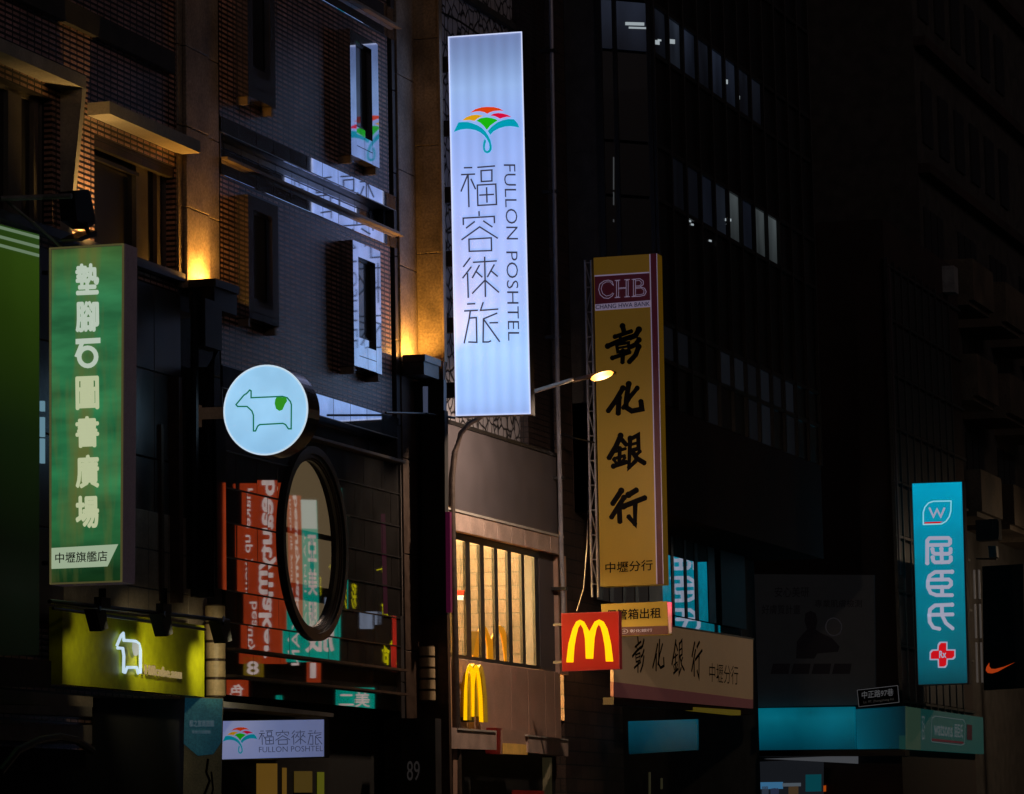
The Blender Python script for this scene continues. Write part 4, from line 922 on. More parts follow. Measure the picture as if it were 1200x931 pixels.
lens = emat('lamp_lens', (1, .50, .10, 1), 1.); ln = lens.node_tree; gg = ln.nodes.new('ShaderNodeNewGeometry'); vd = ln.nodes.new('ShaderNodeVectorMath'); vd.operation = 'DISTANCE'; vd.inputs[1].default_value = cc; ln.links.new(gg.outputs['Position'], vd.inputs[0])
rp = ln.nodes.new('ShaderNodeValToRGB'); mq = ln.nodes.new('ShaderNodeMapRange'); mq.inputs[2].default_value = ax.length; ln.links.new(vd.outputs['Value'], mq.inputs[0]); ln.links.new(mq.outputs[0], rp.inputs[0])
rp.color_ramp.elements[0].color = (1, .72, .34, 1); rp.color_ramp.elements[1].color = (.35, .11, .012, 1); rp.color_ramp.elements.new(.72).color = (.62, .27, .05, 1)
ln.links.new(rp.outputs[0], ln.nodes['Principled BSDF'].inputs['Emission Color']); ln.nodes['Principled BSDF'].inputs['Emission Strength'].default_value = 7.
gm.build('lamp_lens', lens, t, smooth=True)
l = bpy.data.lights.new('street_light', 'SPOT'); l.spot_size = math.radians(172); l.spot_blend = .6; l.energy = 900; l.color = (1, .72, .52); l.shadow_soft_size = .12
o = bpy.data.objects.new('street_light', l); link(o, t); o.location = cc + Vector((-.02, 0, -.14)) - base; o.rotation_euler = Vector((.35, .25, -1)).to_track_quat('-Z', 'Y').to_euler()

t2 = thing('street_lamp', 'added unseen street lamp beyond the right edge that lights the balconies', 'street lamp', (106, 14.2, 0))  # out-of-view lamp, added to brighten the balconies at the right
MB().tube([(106, 14.2, 0), (106, 14.2, 7.4), (106, 14.0, 8.2), (106, 12.4, 8.6)], [.085, .06, .045, .035], 12).build('pole', 'pole_paint', t2, smooth=True)
MB().box(105.85, 106.15, 11.5, 12.4, 8.55, 8.7).build('head_cover', 'brown_metal', t2)
MB().box(105.9, 106.1, 11.6, 12.3, 8.5, 8.549).build('lamp_lens', 'lamp_lens', t2)
l = bpy.data.lights.new('street_light', 'SPOT'); l.spot_size = math.radians(172); l.spot_blend = .6; l.energy = 650; l.color = (1, .72, .46); l.shadow_soft_size = .12
o = bpy.data.objects.new('street_light', l); link(o, t2); o.location = (0, -2.2, 8.45); o.rotation_euler = Vector((0, .6, -.6)).to_track_quat('-Z', 'Y').to_euler()

# ================================================================== BANK
# brick pier between restaurant and bank
t4 = thing('brick_building', 'narrow dark brick building between the drainpipe and the bank tower', 'building', (X_(680), 20.1, 0))
q = PY(20.1)
MB().box(q(652, 400).x, q(719, 400).x, 20.1, 24, 0, 30).build('wall', 'brick_pier', t4)
# tower with chamfered corner
T = 18.6; XB = PY(T)(765, 50).x
r702 = ray(702, 50)[0] / ray(702, 50)[1]; s_ = (XB - r702 * T) / (1 + r702)
A = Vector((XB - s_, T + s_, 0)); B = Vector((XB, T, 0)); XE = PY(T)(957, 400).x
tw = thing('bank_tower', 'dark glass curtain wall tower with a few lit office windows above the bank', 'building', (XB, T, 0))
zbot = PY(T)(930, 645).z; zsp = PY(T)(871, 511).z
g0 = PY(T)(825, 104).z
flr = [zsp, PY(T)(871, 462).z, PY(T)(871, 421).z, PY(T)(871, 290).z, PY(T)(871, 232).z, PY(T)(825, 104).z, PY(T)(825, 48).z, PY(T)(825, -60).z, PY(T)(825, -160).z]
# cladding strip beneath, real tower mass behind the glass
mass = MB(); mass.prism([(A.x, 24, zbot), (A.x, A.y + .002, zbot), (B.x, B.y, zbot), (XE, T, zbot), (XE, 24, zbot)], (0, 0, zsp - zbot)); mass.build('spandrel_wall', 'soot_wall', tw)
MB().prism([(A.x + .4, 24, zsp), (A.x + .4, A.y + .6, zsp), (B.x + .2, B.y + .9, zsp), (XE - .3, T + .9, zsp), (XE - .3, 24, zsp)], (0, 0, 20)).build('core', 'void', tw)
glossmat('curtain_glass', (.006, .007, .009), .10, .03)
glossmat('curtain_panel', (.004, .004, .005), .04, .2)
for nm, c in (('lit_a', S(22, 27, 38)), ('lit_b', S(34, 40, 50)), ('lit_c', S(60, 66, 68)), ('lit_d', S(14, 17, 24))):
    signmat(nm, [(0, tuple(v * .35 for v in c[:3]) + (1,)), (1, c)], 2, flr[5] if nm != 'lit_c' else flr[3], flr[6] if nm != 'lit_c' else flr[4] + .3, nscale=(1.5, 1.5, .5), base=(.02, .02, .02), noise_amt=.5)
emat('lit_e', S(12, 14, 18), 1., base=(.01, .01, .01)); emat('lit_f', S(8, 9, 12), 1., base=(.01, .01, .01)); emat('tube_white', S(150, 160, 165), 1.); emat('blind_edge', S(60, 62, 64), 1.); 
ncols = 12; dx = (XE - XB) / ncols
colpx = [770, 781, 797, 813, 829, 845, 861, 876, 890, 905, 922, 940]
litrow = {5: {0: 'lit_d', 1: 'lit_b', 2: 'lit_a', 3: 'lit_d', 4: 'lit_a', 5: 'lit_a', 6: 'lit_d', 7: 'lit_d'}, 3: {1: 'lit_d', 2: 'lit_d', 3: 'lit_a', 4: 'lit_b', 5: 'lit_c', 6: 'lit_a', 7: 'lit_c', 8: 'lit_c'}, 1: {4: 'lit_e', 5: 'lit_e', 6: 'lit_f', 7: 'lit_e', 8: 'lit_f', 9: 'lit_e', 1: 'lit_f', 0: 'lit_f'}, 0: {3: 'lit_f', 6: 'lit_f', 7: 'lit_e', 9: 'lit_f'}}
for r_ in range(len(flr) - 1):
    z0, z1 = flr[r_], flr[r_ + 1]
    sash = (r_ in (1, 3, 5, 7))
    mep = {}
    for i in range(ncols):
        u0, u1 = XB + dx * i + .04, XB + dx * (i + 1) - .04
        mm = litrow.get(r_, {}).get(i, 'curtain_glass' if r_ % 2 or r_ == 0 else 'curtain_panel')
        if mm not in mep: mep[mm] = bevelbox('pane', u1 - u0, .03, z1 - z0 - .06, mm, 0)
        piece('pane', mep[mm], tw, ((u0 + u1) / 2, T + .05 + random.uniform(0, .006), (z0 + z1) / 2), (random.gauss(0, .002), 0, random.gauss(0, .003)))
mul = bevelbox('mullion', .06, .14, 22, 'alu_dark', .006)
for i in range(ncols + 1): piece('mullion', mul, tw, (XB + dx * i, T + .03, zsp + 11))
for z in flr[1:]: MB().box(XB, XE, T - .02, T + .04, z - .04, z + .04).build('transom', 'alu_dark', tw)
# chamfer face: three bays
for r_ in range(len(flr) - 1):
    z0, z1 = flr[r_] + .03, flr[r_ + 1] - .03
    for k, (u0, u1) in enumerate(((0.0, .26), (.30, .9), (.93, 1.0))):
        P0, P1 = A.lerp(B, u0), A.lerp(B, u1); mm = {5: ('lit_a', 'lit_a', 'curtain_panel')}.get(r_, ('curtain_glass', 'curtain_glass', 'curtain_panel'))[k]
        MB().prism([(P0.x, P0.y, z0), (P1.x, P1.y, z0), (P1.x, P1.y, z1), (P0.x, P0.y, z1)], (.03, .03, 0)).build('pane', mm, tw)
for u in (0, .28, .915): P0 = A.lerp(B, u); MB().box(P0.x - .03, P0.x + .03, P0.y - .05, P0.y + .05, zsp, zsp + 22).build('mullion', 'alu_dark', tw)
MB().box(A.x, A.x + .3, A.y, 20.09, zbot, zsp + 22).build('side_wall', 'dark_concrete', tw)
# ceiling tubes seen through the lit panes (office lights set just behind the panes' face)
def tube_at(P, a, b_, c, d, nm='tube_white'): MB().prism([P(a, c), P(b_, c + .6), P(b_, d + .6), P(a, d)], (.02, .01, 0)).build('office_light', nm, tw)
pc = PL(A + Vector((-.012, -.012, 0)), (-1, -1, 0)); pd = PY(T + .03)
for a, b_, c, d in ((733, 755, 26, 29.5), (737, 757, 31.5, 33.5)): tube_at(pc, a, b_, c, d)
for a, b_, c, d in ((767, 773, 47, 52), (784, 791, 46, 51), (848, 853, 93, 98), (863, 867, 112, 116), (850, 857, 256, 259), (822, 824, 268, 275), (804, 806, 256, 262), (810, 813, 262, 264), (807, 810, 258, 260), (851, 854, 262, 263.5), (831, 834, 281, 283), (771, 775, 46, 48), (822.5, 824, 283, 288)): tube_at(pd, a, b_, c, d)
for py0, py1 in ((184, 222), (225, 240), (257, 260)): tube_at(pc, 718.8, 719.8, py0, py1, 'blind_edge')
# recessed bank facade: tall windows, black mullions, Watsons sign reflected in them
bk = thing('bank_building', 'bank ground floors with tall dark windows under the tower overhang', 'building', (X_(800), 20.0, 0))
zb_, zt_ = F(800, 723).z, F(800, 618).z
MB().box(X_(719), XE, 20.12, 24, 0, zbot - .003).build('wall', 'void', bk)
cols = [(706, 714), (719, 729.5), (733, 744), (748, 760), (776, 787.3), (790, 802.3), (805, 814.5), (818, 830)]
for a, b_ in cols:
    MB().box(X_(a, py=700), X_(b_, py=700), 20.0, 20.025, F(800, 723).z, zt_).build('pane', 'mirror_glass' if a > 770 else mat('louvre_grey', (.26, .22, .24), .5, var=.15) if a == 706 else ('louvre_grey' if a < 770 else 'mirror_glass'), bk)
prev = 700
for a, b_ in cols + [(838, 839)]:
    MB().box(X_(prev, py=700), X_(a, py=700), 19.988, 20.03, F(800, 723).z, zt_).build('mullion', 'alu_dark', bk); prev = b_
sx0, sx1, sz0, sz1 = X_(790, py=735), X_(868, py=745), F(830, 752).z, F(800, 723).z - .03
for i in range(4):
    piece('sill_glass', bevelbox('sill_glass', (sx1 - sx0) / 4 - .01, .02, sz1 - sz0, 'mirror_glass', 0), bk, (sx0 + (sx1 - sx0) * (i + .5) / 4, 19.99, (sz0 + sz1) / 2), (0, 0, -.0045 if i > 1 else -.001))
MB().box(X_(840), X_(868), 20.0, 20.03, F(800, 723).z, zt_).build('pane', 'curtain_glass', bk)
# bank fascia board
P0 = PY(19.3)(720, 780); an = math.radians(3.8); pb = PL(P0, (-math.sin(an), -math.cos(an), 0))
t = thing('fascia_board', 'beige bank fascia board with dark brush characters above a mauve stripe', 'sign', P0)
slab(pb, [(719, 723.5), (882.5, 749.5), (882.5, 820), (719, 799)], .06).build('board', 'bank_board', t)
slab(pb, [(719, 799.3), (882.5, 820.3), (882.5, 830.5), (719, 816.5)], .06).build('stripe', 'bank_mauve', t)
pb1 = PL(P0 + pb.n * .01, pb.n)
slab(pb1, [(718, 722), (884, 748), (884, 750), (718, 724)], .3).build('top_cap', 'alu_dark', t)
slab(PL(P0 - pb.n * .1, pb.n), [(719, 817.5), (775, 823), (883, 832), (883, 838), (719, 826)], .2).build('soffit_trim', 'dark_concrete', t)
slab(PL(P0 - pb.n * .05, pb.n), [(815, 829), (868, 832.5), (868, 838.5), (815, 833)], .2).build('yellow_trim', mat('yellow_trim', (.12, .10, .02), .6, emit=S(84, 72, 18), es=.6), t)
c3 = crop(700, 370, 7.16); c4 = crop(700, 500, 7.76)
CH['彰'] = [([(212, 88), (228, 150)], 0, 5), ([(150, 178), (285, 132)], 0, 4.2), ([(180, 165), (205, 205)], 0, 3), ([(88, 257), (180, 215), (275, 182)], 0, 5), ([(162, 245), (262, 228), (266, 292), (172, 306)], 1, 3.2), ([(165, 274), (262, 258)], 0, 2.4), ([(128, 356), (272, 308)], 0, 4.2), ([(216, 300), (212, 392)], 0, 4.5), ([(350, 118), (322, 168), (278, 186)], 0, 5.4), ([(350, 205), (320, 245), (285, 262)], 0, 4.8), ([(348, 262), (322, 332), (270, 388)], 0, 5)]
CH['化'] = [([(215, 610), (150, 720), (92, 800)], 0, 5), ([(182, 690), (176, 820)], 0, 5.4), ([(264, 575), (246, 690), (240, 770), (290, 802), (375, 785), (366, 722)], 0, 5.2), ([(335, 610), (270, 690), (220, 775)], 0, 4.4)]
CH['銀'] = [([(212, 84), (170, 180), (108, 285)], 0, 5.2), ([(210, 105), (262, 165)], 0, 4.6), ([(150, 232), (255, 203)], 0, 3.2), ([(158, 292), (248, 266)], 0, 3.2), ([(205, 200), (200, 345)], 0, 4), ([(150, 300), (172, 332)], 0, 3), ([(250, 285), (226, 325)], 0, 3), ([(148, 362), (262, 325)], 0, 4.6), ([(298, 118), (372, 78), (376, 200), (300, 222)], 0, 4.2), ([(308, 165), (370, 148)], 0, 3), ([(300, 108), (290, 372), (345, 318)], 0, 4.6), ([(388, 228), (342, 272)], 0, 3.4), ([(320, 228), (362, 292), (428, 332)], 0, 5)]
CH['行'] = [([(218, 585), (142, 700)], 0, 5.4), ([(242, 648), (130, 825)], 0, 5), ([(200, 740), (206, 865)], 0, 5.2), ([(285, 622), (355, 580)], 0, 5.6), ([(238, 728), (350, 682), (432, 650)], 0, 5.4), ([(345, 690), (342, 885), (288, 822)], 0, 5.2)]
BB = {'彰': (711, 381, 750, 426), '化': (712, 449, 754, 486), '銀': (713, 508, 756, 550), '行': (715.5, 572, 756, 616)}
pbt = PL(P0 + pb.n * .004, pb.n)
for k, c_, dst in (('彰', c3, (740.5, 745, 754.5, 789)), ('化', c3, (764.5, 749, 778.5, 787)), ('銀', c4, (787, 748, 801.5, 793)), ('行', c4, (810, 750, 822.5, 797))):
    strokes('character', [(l[0], l[1], l[2] * .62) for l in CH[k]], c_, pbt, 2.4, 'ink', t, off=0, th=.004, dots=True, remap=remapbox(BB[k], dst))
text('lettering', '中壢分行', pbt, (831, 799), (865, 803), (831, 777), 'ink', t, bold=-.004, off=.002)

# CHB tall sign
Xb_ = 69.2; p = PX(Xb_)
mat('bank_yellow', (.21, .132, .004), .5, var=.05, vscale=1.5, fine=30, bump=0, emit=S(112, 80, 8), es=.30)
mat('bank_maroon', (.035, .003, .006), .5, var=.08, bump=0, emit=S(50, 6, 12), es=.5)
mat('bank_white', (.20, .18, .24), .5, var=.05, bump=0, emit=S(120, 108, 130), es=.6)
t = thing('projecting_sign', 'tall ochre bank sign with maroon stripe and four black brush characters', 'sign', p(703, 686))
MB().prism([p(695.5, 302.3), p(770, 297.3), p(778, 685), p(703.5, 687.5)], (.34, 0, 0)).build('case', 'bank_yellow', t)
q1 = PX(Xb_ - .004); q2 = PX(Xb_ - .010)
def on(px, py): return px + (py - 300) * .0206
shape('stripe', [(762.2, 298), (769.2, 297.4), (777, 684.8), (770.5, 685)], None, q1, 'bank_maroon', t, off=0, th=.004)
shape('edge_line', [(761, 298), (762.2, 298), (770.5, 685), (769.3, 685)], None, q1, 'bank_white', t, off=0, th=.005)
shape('edge_line', [(769.2, 297.4), (770, 297.3), (777.8, 684.8), (777, 684.8)], None, q1, 'bank_white', t, off=0, th=.005)
shape('header', [(696.8, 324.5), (761, 320.3), (762, 352), (697.4, 357)], None, q1, 'bank_maroon', t, off=0, th=.004)
shape('header_line', [(696.8, 322.9), (761, 318.8), (761, 320.3), (696.8, 324.5)], None, q1, 'bank_white', t, off=0, th=.004)
shape('name_strip', [(697.4, 357), (762, 352), (762.3, 360), (697.6, 364.5)], None, q1, 'bank_white', t, off=0, th=.004)
text('lettering', 'CHANG HWA BANK', PX(Xb_ - .01), (698, 362.8), (761.5, 358.6), (698, 357.6), mat('navy', (.01, .01, .06), .5, bump=0), t, bold=.01, off=0)
cb = crop(690, 300, 9.31)
CHB = [([(270, 325), (255, 280), (215, 265), (165, 275), (120, 310), (108, 370), (125, 425), (165, 460), (215, 465), (255, 440), (272, 410)], 0, .75), ([(262, 318), (235, 285), (190, 285), (150, 310), (135, 360), (150, 410), (190, 440), (235, 430), (262, 405)], 0, .6)]
def bar(x0, x1, y0, y1): return ([(x0, y0), (x1, y0 - 3), (x1, y1 - 3), (x0, y1)], 1, .7)
CHB += [bar(303, 325, 275, 450), bar(408, 430, 268, 442), ([(325, 352), (408, 346)], 0, .7), ([(325, 362), (408, 356)], 0, .5), ([(285, 270), (342, 265)], 0, .8), ([(285, 458), (342, 453)], 0, .8), ([(390, 262), (448, 258)], 0, .8), ([(390, 450), (448, 446)], 0, .8),
        bar(488, 510, 262, 438), ([(470, 258), (560, 250), (595, 275), (595, 315), (560, 340), (510, 345)], 0, .8), ([(560, 340), (610, 355), (628, 395), (610, 430), (560, 442), (470, 446)], 0, .8), ([(510, 275), (552, 268), (575, 290), (570, 320), (545, 328), (510, 330)], 0, .6), ([(510, 358), (570, 352), (604, 375), (600, 415), (560, 425), (510, 428)], 0, .6)]
strokes('lettering', CHB, cb, PX(Xb_ - .009), .7, 'bank_white', t, off=0, th=.003)
for k, c_ in (('彰', c3), ('化', c3), ('銀', c4), ('行', c4)): strokes('character', [(l[0], l[1], l[2] * 1.18) for l in CH[k]], c_, q1, 4, 'ink', t, off=0, th=.006, dots=True)
text('lettering', '中壢分行', q1, (709.5, 672), (765, 668.5), (709.5, 659.5), 'ink', t, bold=.008)
# lattice truss that carries it
t = thing('sign_truss', 'thin steel lattice frame left of the tall ochre bank sign', 'truss', PX(Xb_ + .1)(690, 690))
q = PX(Xb_ + .1); m = MB()
m.tube([q(685.5, 305), q(694, 700)], .022, 6).tube([q(692.5, 305), q(701, 700)], .022, 6)
ys = list(range(308, 700, 29))
for i, yy in enumerate(ys):
    a0, a1 = 685.5 + (yy - 305) * .0215, 692.5 + (yy - 305) * .0215
    m.tube([q(a0, yy), q(a1, yy)], .014, 5)
    if i + 1 < len(ys): m.tube([q(a1 if i % 2 else a0, yy), q((a0 if i % 2 else a1) + .6, ys[i + 1])], .012, 5)
m.build('lattice', mat('galv', (.35, .33, .34), .45, .6, var=.3), t)
# safe-deposit sign
Xs_ = 68.4; p = PX(Xs_)
t = thing('small_sign', 'small ochre sign advertising safe boxes with a pink neon end', 'sign', p(745, 745))
MB().prism([p(704.5, 708.3), p(782, 704.8), p(784, 744), p(706, 746.5)], (.22, 0, 0)).build('case', 'bank_yellow', t)
shape('stripe', [(706, 735.5), (782.5, 733.5), (783, 743.5), (706, 746)], None, PX(Xs_ - .004), 'bank_maroon', t, off=0, th=.004)
text('lettering', '保管箱出租', PX(Xs_ - .004), (710, 727.5), (774.5, 724.5), (710, 715), 'ink', t, bold=.012)
text('lettering', '⊕ 彰化銀行', PX(Xs_ - .009), (727, 743), (764.5, 741.5), (727, 737.5), 'bank_white', t)
MB().prism([PX(Xs_ + .0)(781.4, 706), PX(Xs_)(786.5, 706), PX(Xs_)(787, 742), PX(Xs_)(783.4, 743)], (.05, 0, 0)).build('neon_tube', signmat('pink', [(0, S(60, 20, 30)), (.5, S(150, 20, 50)), (1, S(255, 40, 100))], 2, p(784, 743).z, p(784, 706).z), t)

# ================================================================== DRUGSTORE BLOCK, canopy and signs
wy = 18.2; XW0 = 90.75
b5 = thing('drugstore_building', 'very dark block with gridded windows behind the tall teal pharmacy sign', 'building', (XW0, wy, 0))
btop = PY(wy)(1124, 318).z
XW1 = PY(wy)(1124, 400).x
MB().box(XW0, XW1, wy, 26, 0, btop).build('wall', 'soot_wall', b5)
q = PY(wy - .02)
paneme = None
for c in range(9):
    for r_ in range(8):
        xa_ = q(1046, 500).x + (c - 5 if c > 5 else 0) * 0 + c * .82 - .2
        if xa_ + .7 > XW1: continue
        z = q(1060, 835).z + .3 + r_ * 1.25
        if paneme is None: paneme = bevelbox('pane', .72, .04, 1.1, glossmat('grid_glass', (.012, .014, .016), .14, .05), .0)
        piece('pane', paneme, b5, (xa_ + .36, wy - .03, z + .55), (random.gauss(0, .003), 0, random.gauss(0, .004)))
gr = MB()
for c in range(10): x = q(1046, 500).x + c * .82 - .24; gr.box(x - .03, x + .03, wy - .08, wy - .002, q(1060, 835).z, q(1060, 835).z + 10.4) if x < XW1 else None
for r_ in range(9): z = q(1060, 835).z + .25 + r_ * 1.25; gr.box(q(1046, 500).x - .3, XW1, wy - .07, wy - .003, z - .03, z + .03)
gr.build('window_grid', mat('grid_bar', (.06, .06, .06), .4, .5), b5)
MB().box(XW0 + .05, XW0 + .22, wy - .1, wy - .004, zbot, PY(wy)(1015, 300).z).build('corner_strip', mat('corner_strip', (.07, .05, .06), .5), b5)
MB().box(*(lambda a, b: (a.x, b.x, wy - .3, wy - .01, b.z, a.z))(q(1104, 312), q(1110, 346))).build('roof_window', mat('pale_frame', (.3, .3, .3), .5), b5)
# teal billboard / poster wall (faces up the street)
p = PX(90.6)
t = thing('billboard', 'dark grey advertising poster of a woman above the teal canopy', 'billboard', p(950, 830))
MB().prism([p(881, 673), p(1024, 674), p(1026, 826), p(884, 829)], (.12, 0, 0)).build('panel', mat('poster_bg', (.09, .095, .10), .7, var=.1, emit=S(12, 12, 13), es=.6), t)
q = PX(90.59)
emat('poster_ink', S(4, 3, 4), 1., base=(.01, .01, .01))
shape('portrait', [(933, 772), (934, 752), (941, 743), (946, 738), (943, 728), (944, 719), (950, 716), (956, 719), (958, 728), (956, 738), (962, 742), (975, 748), (984, 758), (982, 764), (958, 766), (954, 772)], None, q, 'poster_ink', t, off=0, th=.004)
text('lettering', '安心美研', q, (908, 700), (948, 700), (908, 688), 'poster_ink', t)
text('lettering', '專業肌膚檢測', q, (955, 712), (1010, 712), (955, 703), 'poster_ink', t)
text('lettering', '好膚質計畫', q, (893, 720), (938, 720), (893, 709), 'poster_ink', t)
m = MB(); cc_ = q(977, 735); m.tube([cc_ + Vector((-.01, .18 * math.cos(a), .2 * math.sin(a))) for a in [2 * math.pi * i / 20 for i in range(20)]], .015, 5, True); m.build('mirror_ring', emat('poster_pale', S(24, 22, 24), 1.), t)
for k in range(4): shape('product', [(906 + k * 24, 778), (926 + k * 24, 778), (924 + k * 24, 790), (903 + k * 24, 790)], None, q, 'poster_ink', t, off=0, th=.004)
# canopy
Xc_ = 90.3; p = PX(Xc_)
cy0 = p(1061, 850).y
t = thing('canopy', 'teal pharmacy canopy wrapping the corner over the pavement', 'canopy', p(868, 879))
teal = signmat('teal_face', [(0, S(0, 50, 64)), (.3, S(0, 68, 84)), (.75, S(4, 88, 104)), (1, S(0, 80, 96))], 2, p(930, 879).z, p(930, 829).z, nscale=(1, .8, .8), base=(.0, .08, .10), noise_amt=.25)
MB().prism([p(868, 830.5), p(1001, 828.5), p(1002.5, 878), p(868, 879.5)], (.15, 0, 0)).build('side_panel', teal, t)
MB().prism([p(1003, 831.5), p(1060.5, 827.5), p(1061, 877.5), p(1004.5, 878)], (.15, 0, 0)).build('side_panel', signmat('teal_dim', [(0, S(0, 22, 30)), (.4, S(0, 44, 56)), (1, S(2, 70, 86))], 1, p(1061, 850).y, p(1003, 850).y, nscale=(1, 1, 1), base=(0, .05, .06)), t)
MB().prism([PX(Xc_ - .3)(868, 879.8), PX(Xc_ - .3)(1061, 878.5), PX(Xc_ - .3)(1061, 886), PX(Xc_ - .3)(868, 886.5)], (.5, 0, 0)).build('fascia_rail', 'black_metal', t)
q = PY(cy0)
MB().prism([q(1061.3, 828), q(1152, 841), q(1153, 884), q(1061.5, 878)], (0, .15, 0)).build('front_board', mat('front_teal', (.01, .08, .07), .5, emit=S(10, 42, 40), es=1.), t)
MB().prism([PY(cy0 - .01)(1061.3, 828), PY(cy0 - .01)(1079, 830.6), PY(cy0 - .01)(1079, 879.5), PY(cy0 - .01)(1061.5, 878)], (0, .008, 0)).build('pale_end', emat('pale_end', S(32, 48, 38), 1.), t)
qq = PY(cy0 - .012); emat('dim_white', S(58, 66, 68), 1.); emat('dim_red', S(52, 16, 22), 1.)
strokes('logo_frame', [([(1092, 842), (1096, 839.5), (1129, 844), (1131, 848), (1130, 872), (1126, 873.5), (1092, 869.5), (1091, 866)], 1)], lambda v: v, qq, .9, 'dim_white', t, off=0, th=.004)
text('lettering', 'watsons', qq, (1094, 862), (1116, 864.5), (1094, 848), 'dim_white', t, bold=.02)
text('lettering', '屈臣氏', qq, (1118, 864.6), (1128, 865.6), (1118, 848), 'dim_white', t, bold=.02)
shape('red_line', [(1092, 865.5), (1129, 869.5), (1129, 872), (1092, 868.6)], None, qq, 'dim_red', t, off=0, th=.004)
text('lettering', '屈臣氏', qq, (1080, 868), (1083.6, 868.5), (1080, 838), 'dim_white', t)
shape('red_tab', [(1133, 849), (1139, 850), (1139, 868), (1133, 867)], None, qq, emat('dim_red2', S(30, 10, 14), 1.), t, off=0, th=.004)
# dim teal band under the bank board
p = PX(73.6)
t = thing('light_box', 'dim teal light box in the dark arcade under the bank fascia', 'sign', p(776, 884))
MB().prism([p(736, 845.5), p(816.5, 843), p(817, 879), p(737, 884)], (.12, 0, 0)).build('panel', signmat('teal_box', [(0, S(0, 24, 32)), (.5, S(0, 46, 60)), (1, S(2, 58, 74))], 2, p(776, 884).z, p(776, 844).z, nscale=(1, 1, 1), base=(0, .03, .04)), t)
# lit shop interior under the canopy
p = PX(90.72)
t = thing('shop_interior', 'dim lit shop interior with blue screen under the teal canopy', 'shop', p(940, 931))
MB().prism([p(888, 893), p(965, 889), p(965, 1010), p(888, 1010)], (.1, 0, 0)).build('back_wall', emat('shop_dim', S(20, 22, 26), 1.), t)
MB().prism([PX(90.5)(895, 889.5), PX(90.5)(1003, 885.5), PX(90.5)(1003, 895), PX(90.5)(910, 890)], (.3, 0, 0)).build('ceiling_beam', emat('beam_pale', S(62, 64, 68), 1.), t)
for a, b_, c, d, cc_ in ((890, 917, 917, 925, S(50, 95, 130)), (917, 938, 918, 922, S(70, 78, 86)), (944, 962, 908, 928, S(6, 58, 66)), (965, 967.5, 921, 928, S(150, 62, 12)), (893, 900, 922, 931, S(40, 48, 60)), (924, 935, 922, 931, S(60, 46, 30)), (903, 912, 924, 931, S(34, 40, 60))):
    q = PX(90.66); MB().prism([q(a, c), q(b_, c - .4), q(b_, d - .4), q(a, d)], (.05, 0, 0)).build('display', emat('display_%d' % a, cc_, 1.), t)
q = PX(75.8)
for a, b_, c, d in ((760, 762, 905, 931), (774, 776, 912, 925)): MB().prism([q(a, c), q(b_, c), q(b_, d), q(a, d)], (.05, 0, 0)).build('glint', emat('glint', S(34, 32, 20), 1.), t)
# tall pharmacy sign
Xw = 90.1; p = PX(Xw)
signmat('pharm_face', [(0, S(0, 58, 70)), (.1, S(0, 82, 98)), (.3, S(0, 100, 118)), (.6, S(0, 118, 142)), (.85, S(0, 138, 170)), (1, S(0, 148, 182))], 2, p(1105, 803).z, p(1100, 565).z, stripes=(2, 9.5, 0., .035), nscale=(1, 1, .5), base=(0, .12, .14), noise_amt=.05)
t = thing('projecting_sign', 'tall teal pharmacy sign with leaf logo, three rounded characters and red cross', 'sign', p(1076, 803))
MB().prism([p(1068, 565.8), p(1128.6, 563.8), p(1136.5, 801.5), p(1075.5, 803.5)], (.3, 0, 0)).build('case', 'purple_side', t)
q = PX(Xw - .005)
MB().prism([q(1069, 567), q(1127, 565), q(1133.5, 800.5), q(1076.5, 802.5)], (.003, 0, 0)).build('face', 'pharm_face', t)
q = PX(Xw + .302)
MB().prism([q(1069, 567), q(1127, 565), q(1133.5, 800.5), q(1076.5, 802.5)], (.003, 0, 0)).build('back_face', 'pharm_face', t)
q = PX(Xw - .008); emat('pharm_white', S(150, 152, 172), 1.); emat('pharm_line', S(140, 200, 210), 1.); emat('pharm_red', S(190, 14, 24), 1.)
w4 = crop(1070, 580, 9.31); w5 = crop(1070, 670, 7.767)
strokes('logo', [([(112, 325), (112, 190), (130, 135), (170, 90), (220, 72), (415, 68), (412, 180), (395, 240), (360, 290), (310, 318)], 1)], w4, q, 1.3, 'pharm_line', t, off=0, th=.006)
strokes('logo', [([(180, 145), (222, 240), (262, 160), (302, 240), (342, 145)], 0)], w4, q, 2.3, 'pharm_white', t, off=0, th=.006)
shape('logo_bar', [(125, 300), (325, 292), (290, 312), (125, 316)], w4, q, 'pharm_red', t, off=0, th=.006)
CH['屈'] = [([(155, 745), (155, 500), (180, 474), (385, 472), (404, 490), (404, 528), (385, 546), (175, 550)], 0), ([(212, 595), (217, 630), (240, 645), (385, 645), (408, 630), (410, 590)], 0), ([(310, 590), (315, 740)], 0), ([(215, 685), (220, 720), (240, 738), (390, 735), (412, 715), (412, 680)], 0)]
CH['臣'] = [([(355, 2), (200, 5), (150, 40), (135, 90), (135, 140), (160, 195), (210, 215), (355, 215)], 0), ([(145, 75), (325, 72), (345, 90), (345, 120), (320, 142), (150, 142)], 0), ([(262, 10), (262, 75)], 0), ([(265, 142), (265, 210)], 0)]
CH['氏'] = [([(355, 302), (200, 308), (155, 345), (148, 400), (152, 460), (185, 510), (240, 522)], 0), ([(150, 395), (360, 390)], 0), ([(262, 310), (265, 400), (300, 470), (360, 518)], 0)]
strokes('character', CH['屈'], w4, q, 4.3, 'pharm_white', t, off=0, th=.006, dots=True)
strokes('character', CH['臣'], w5, q, 4.3, 'pharm_white', t, off=0, th=.006, dots=True)
strokes('character', CH['氏'], w5, q, 4.3, 'pharm_white', t, off=0, th=.006, dots=True)
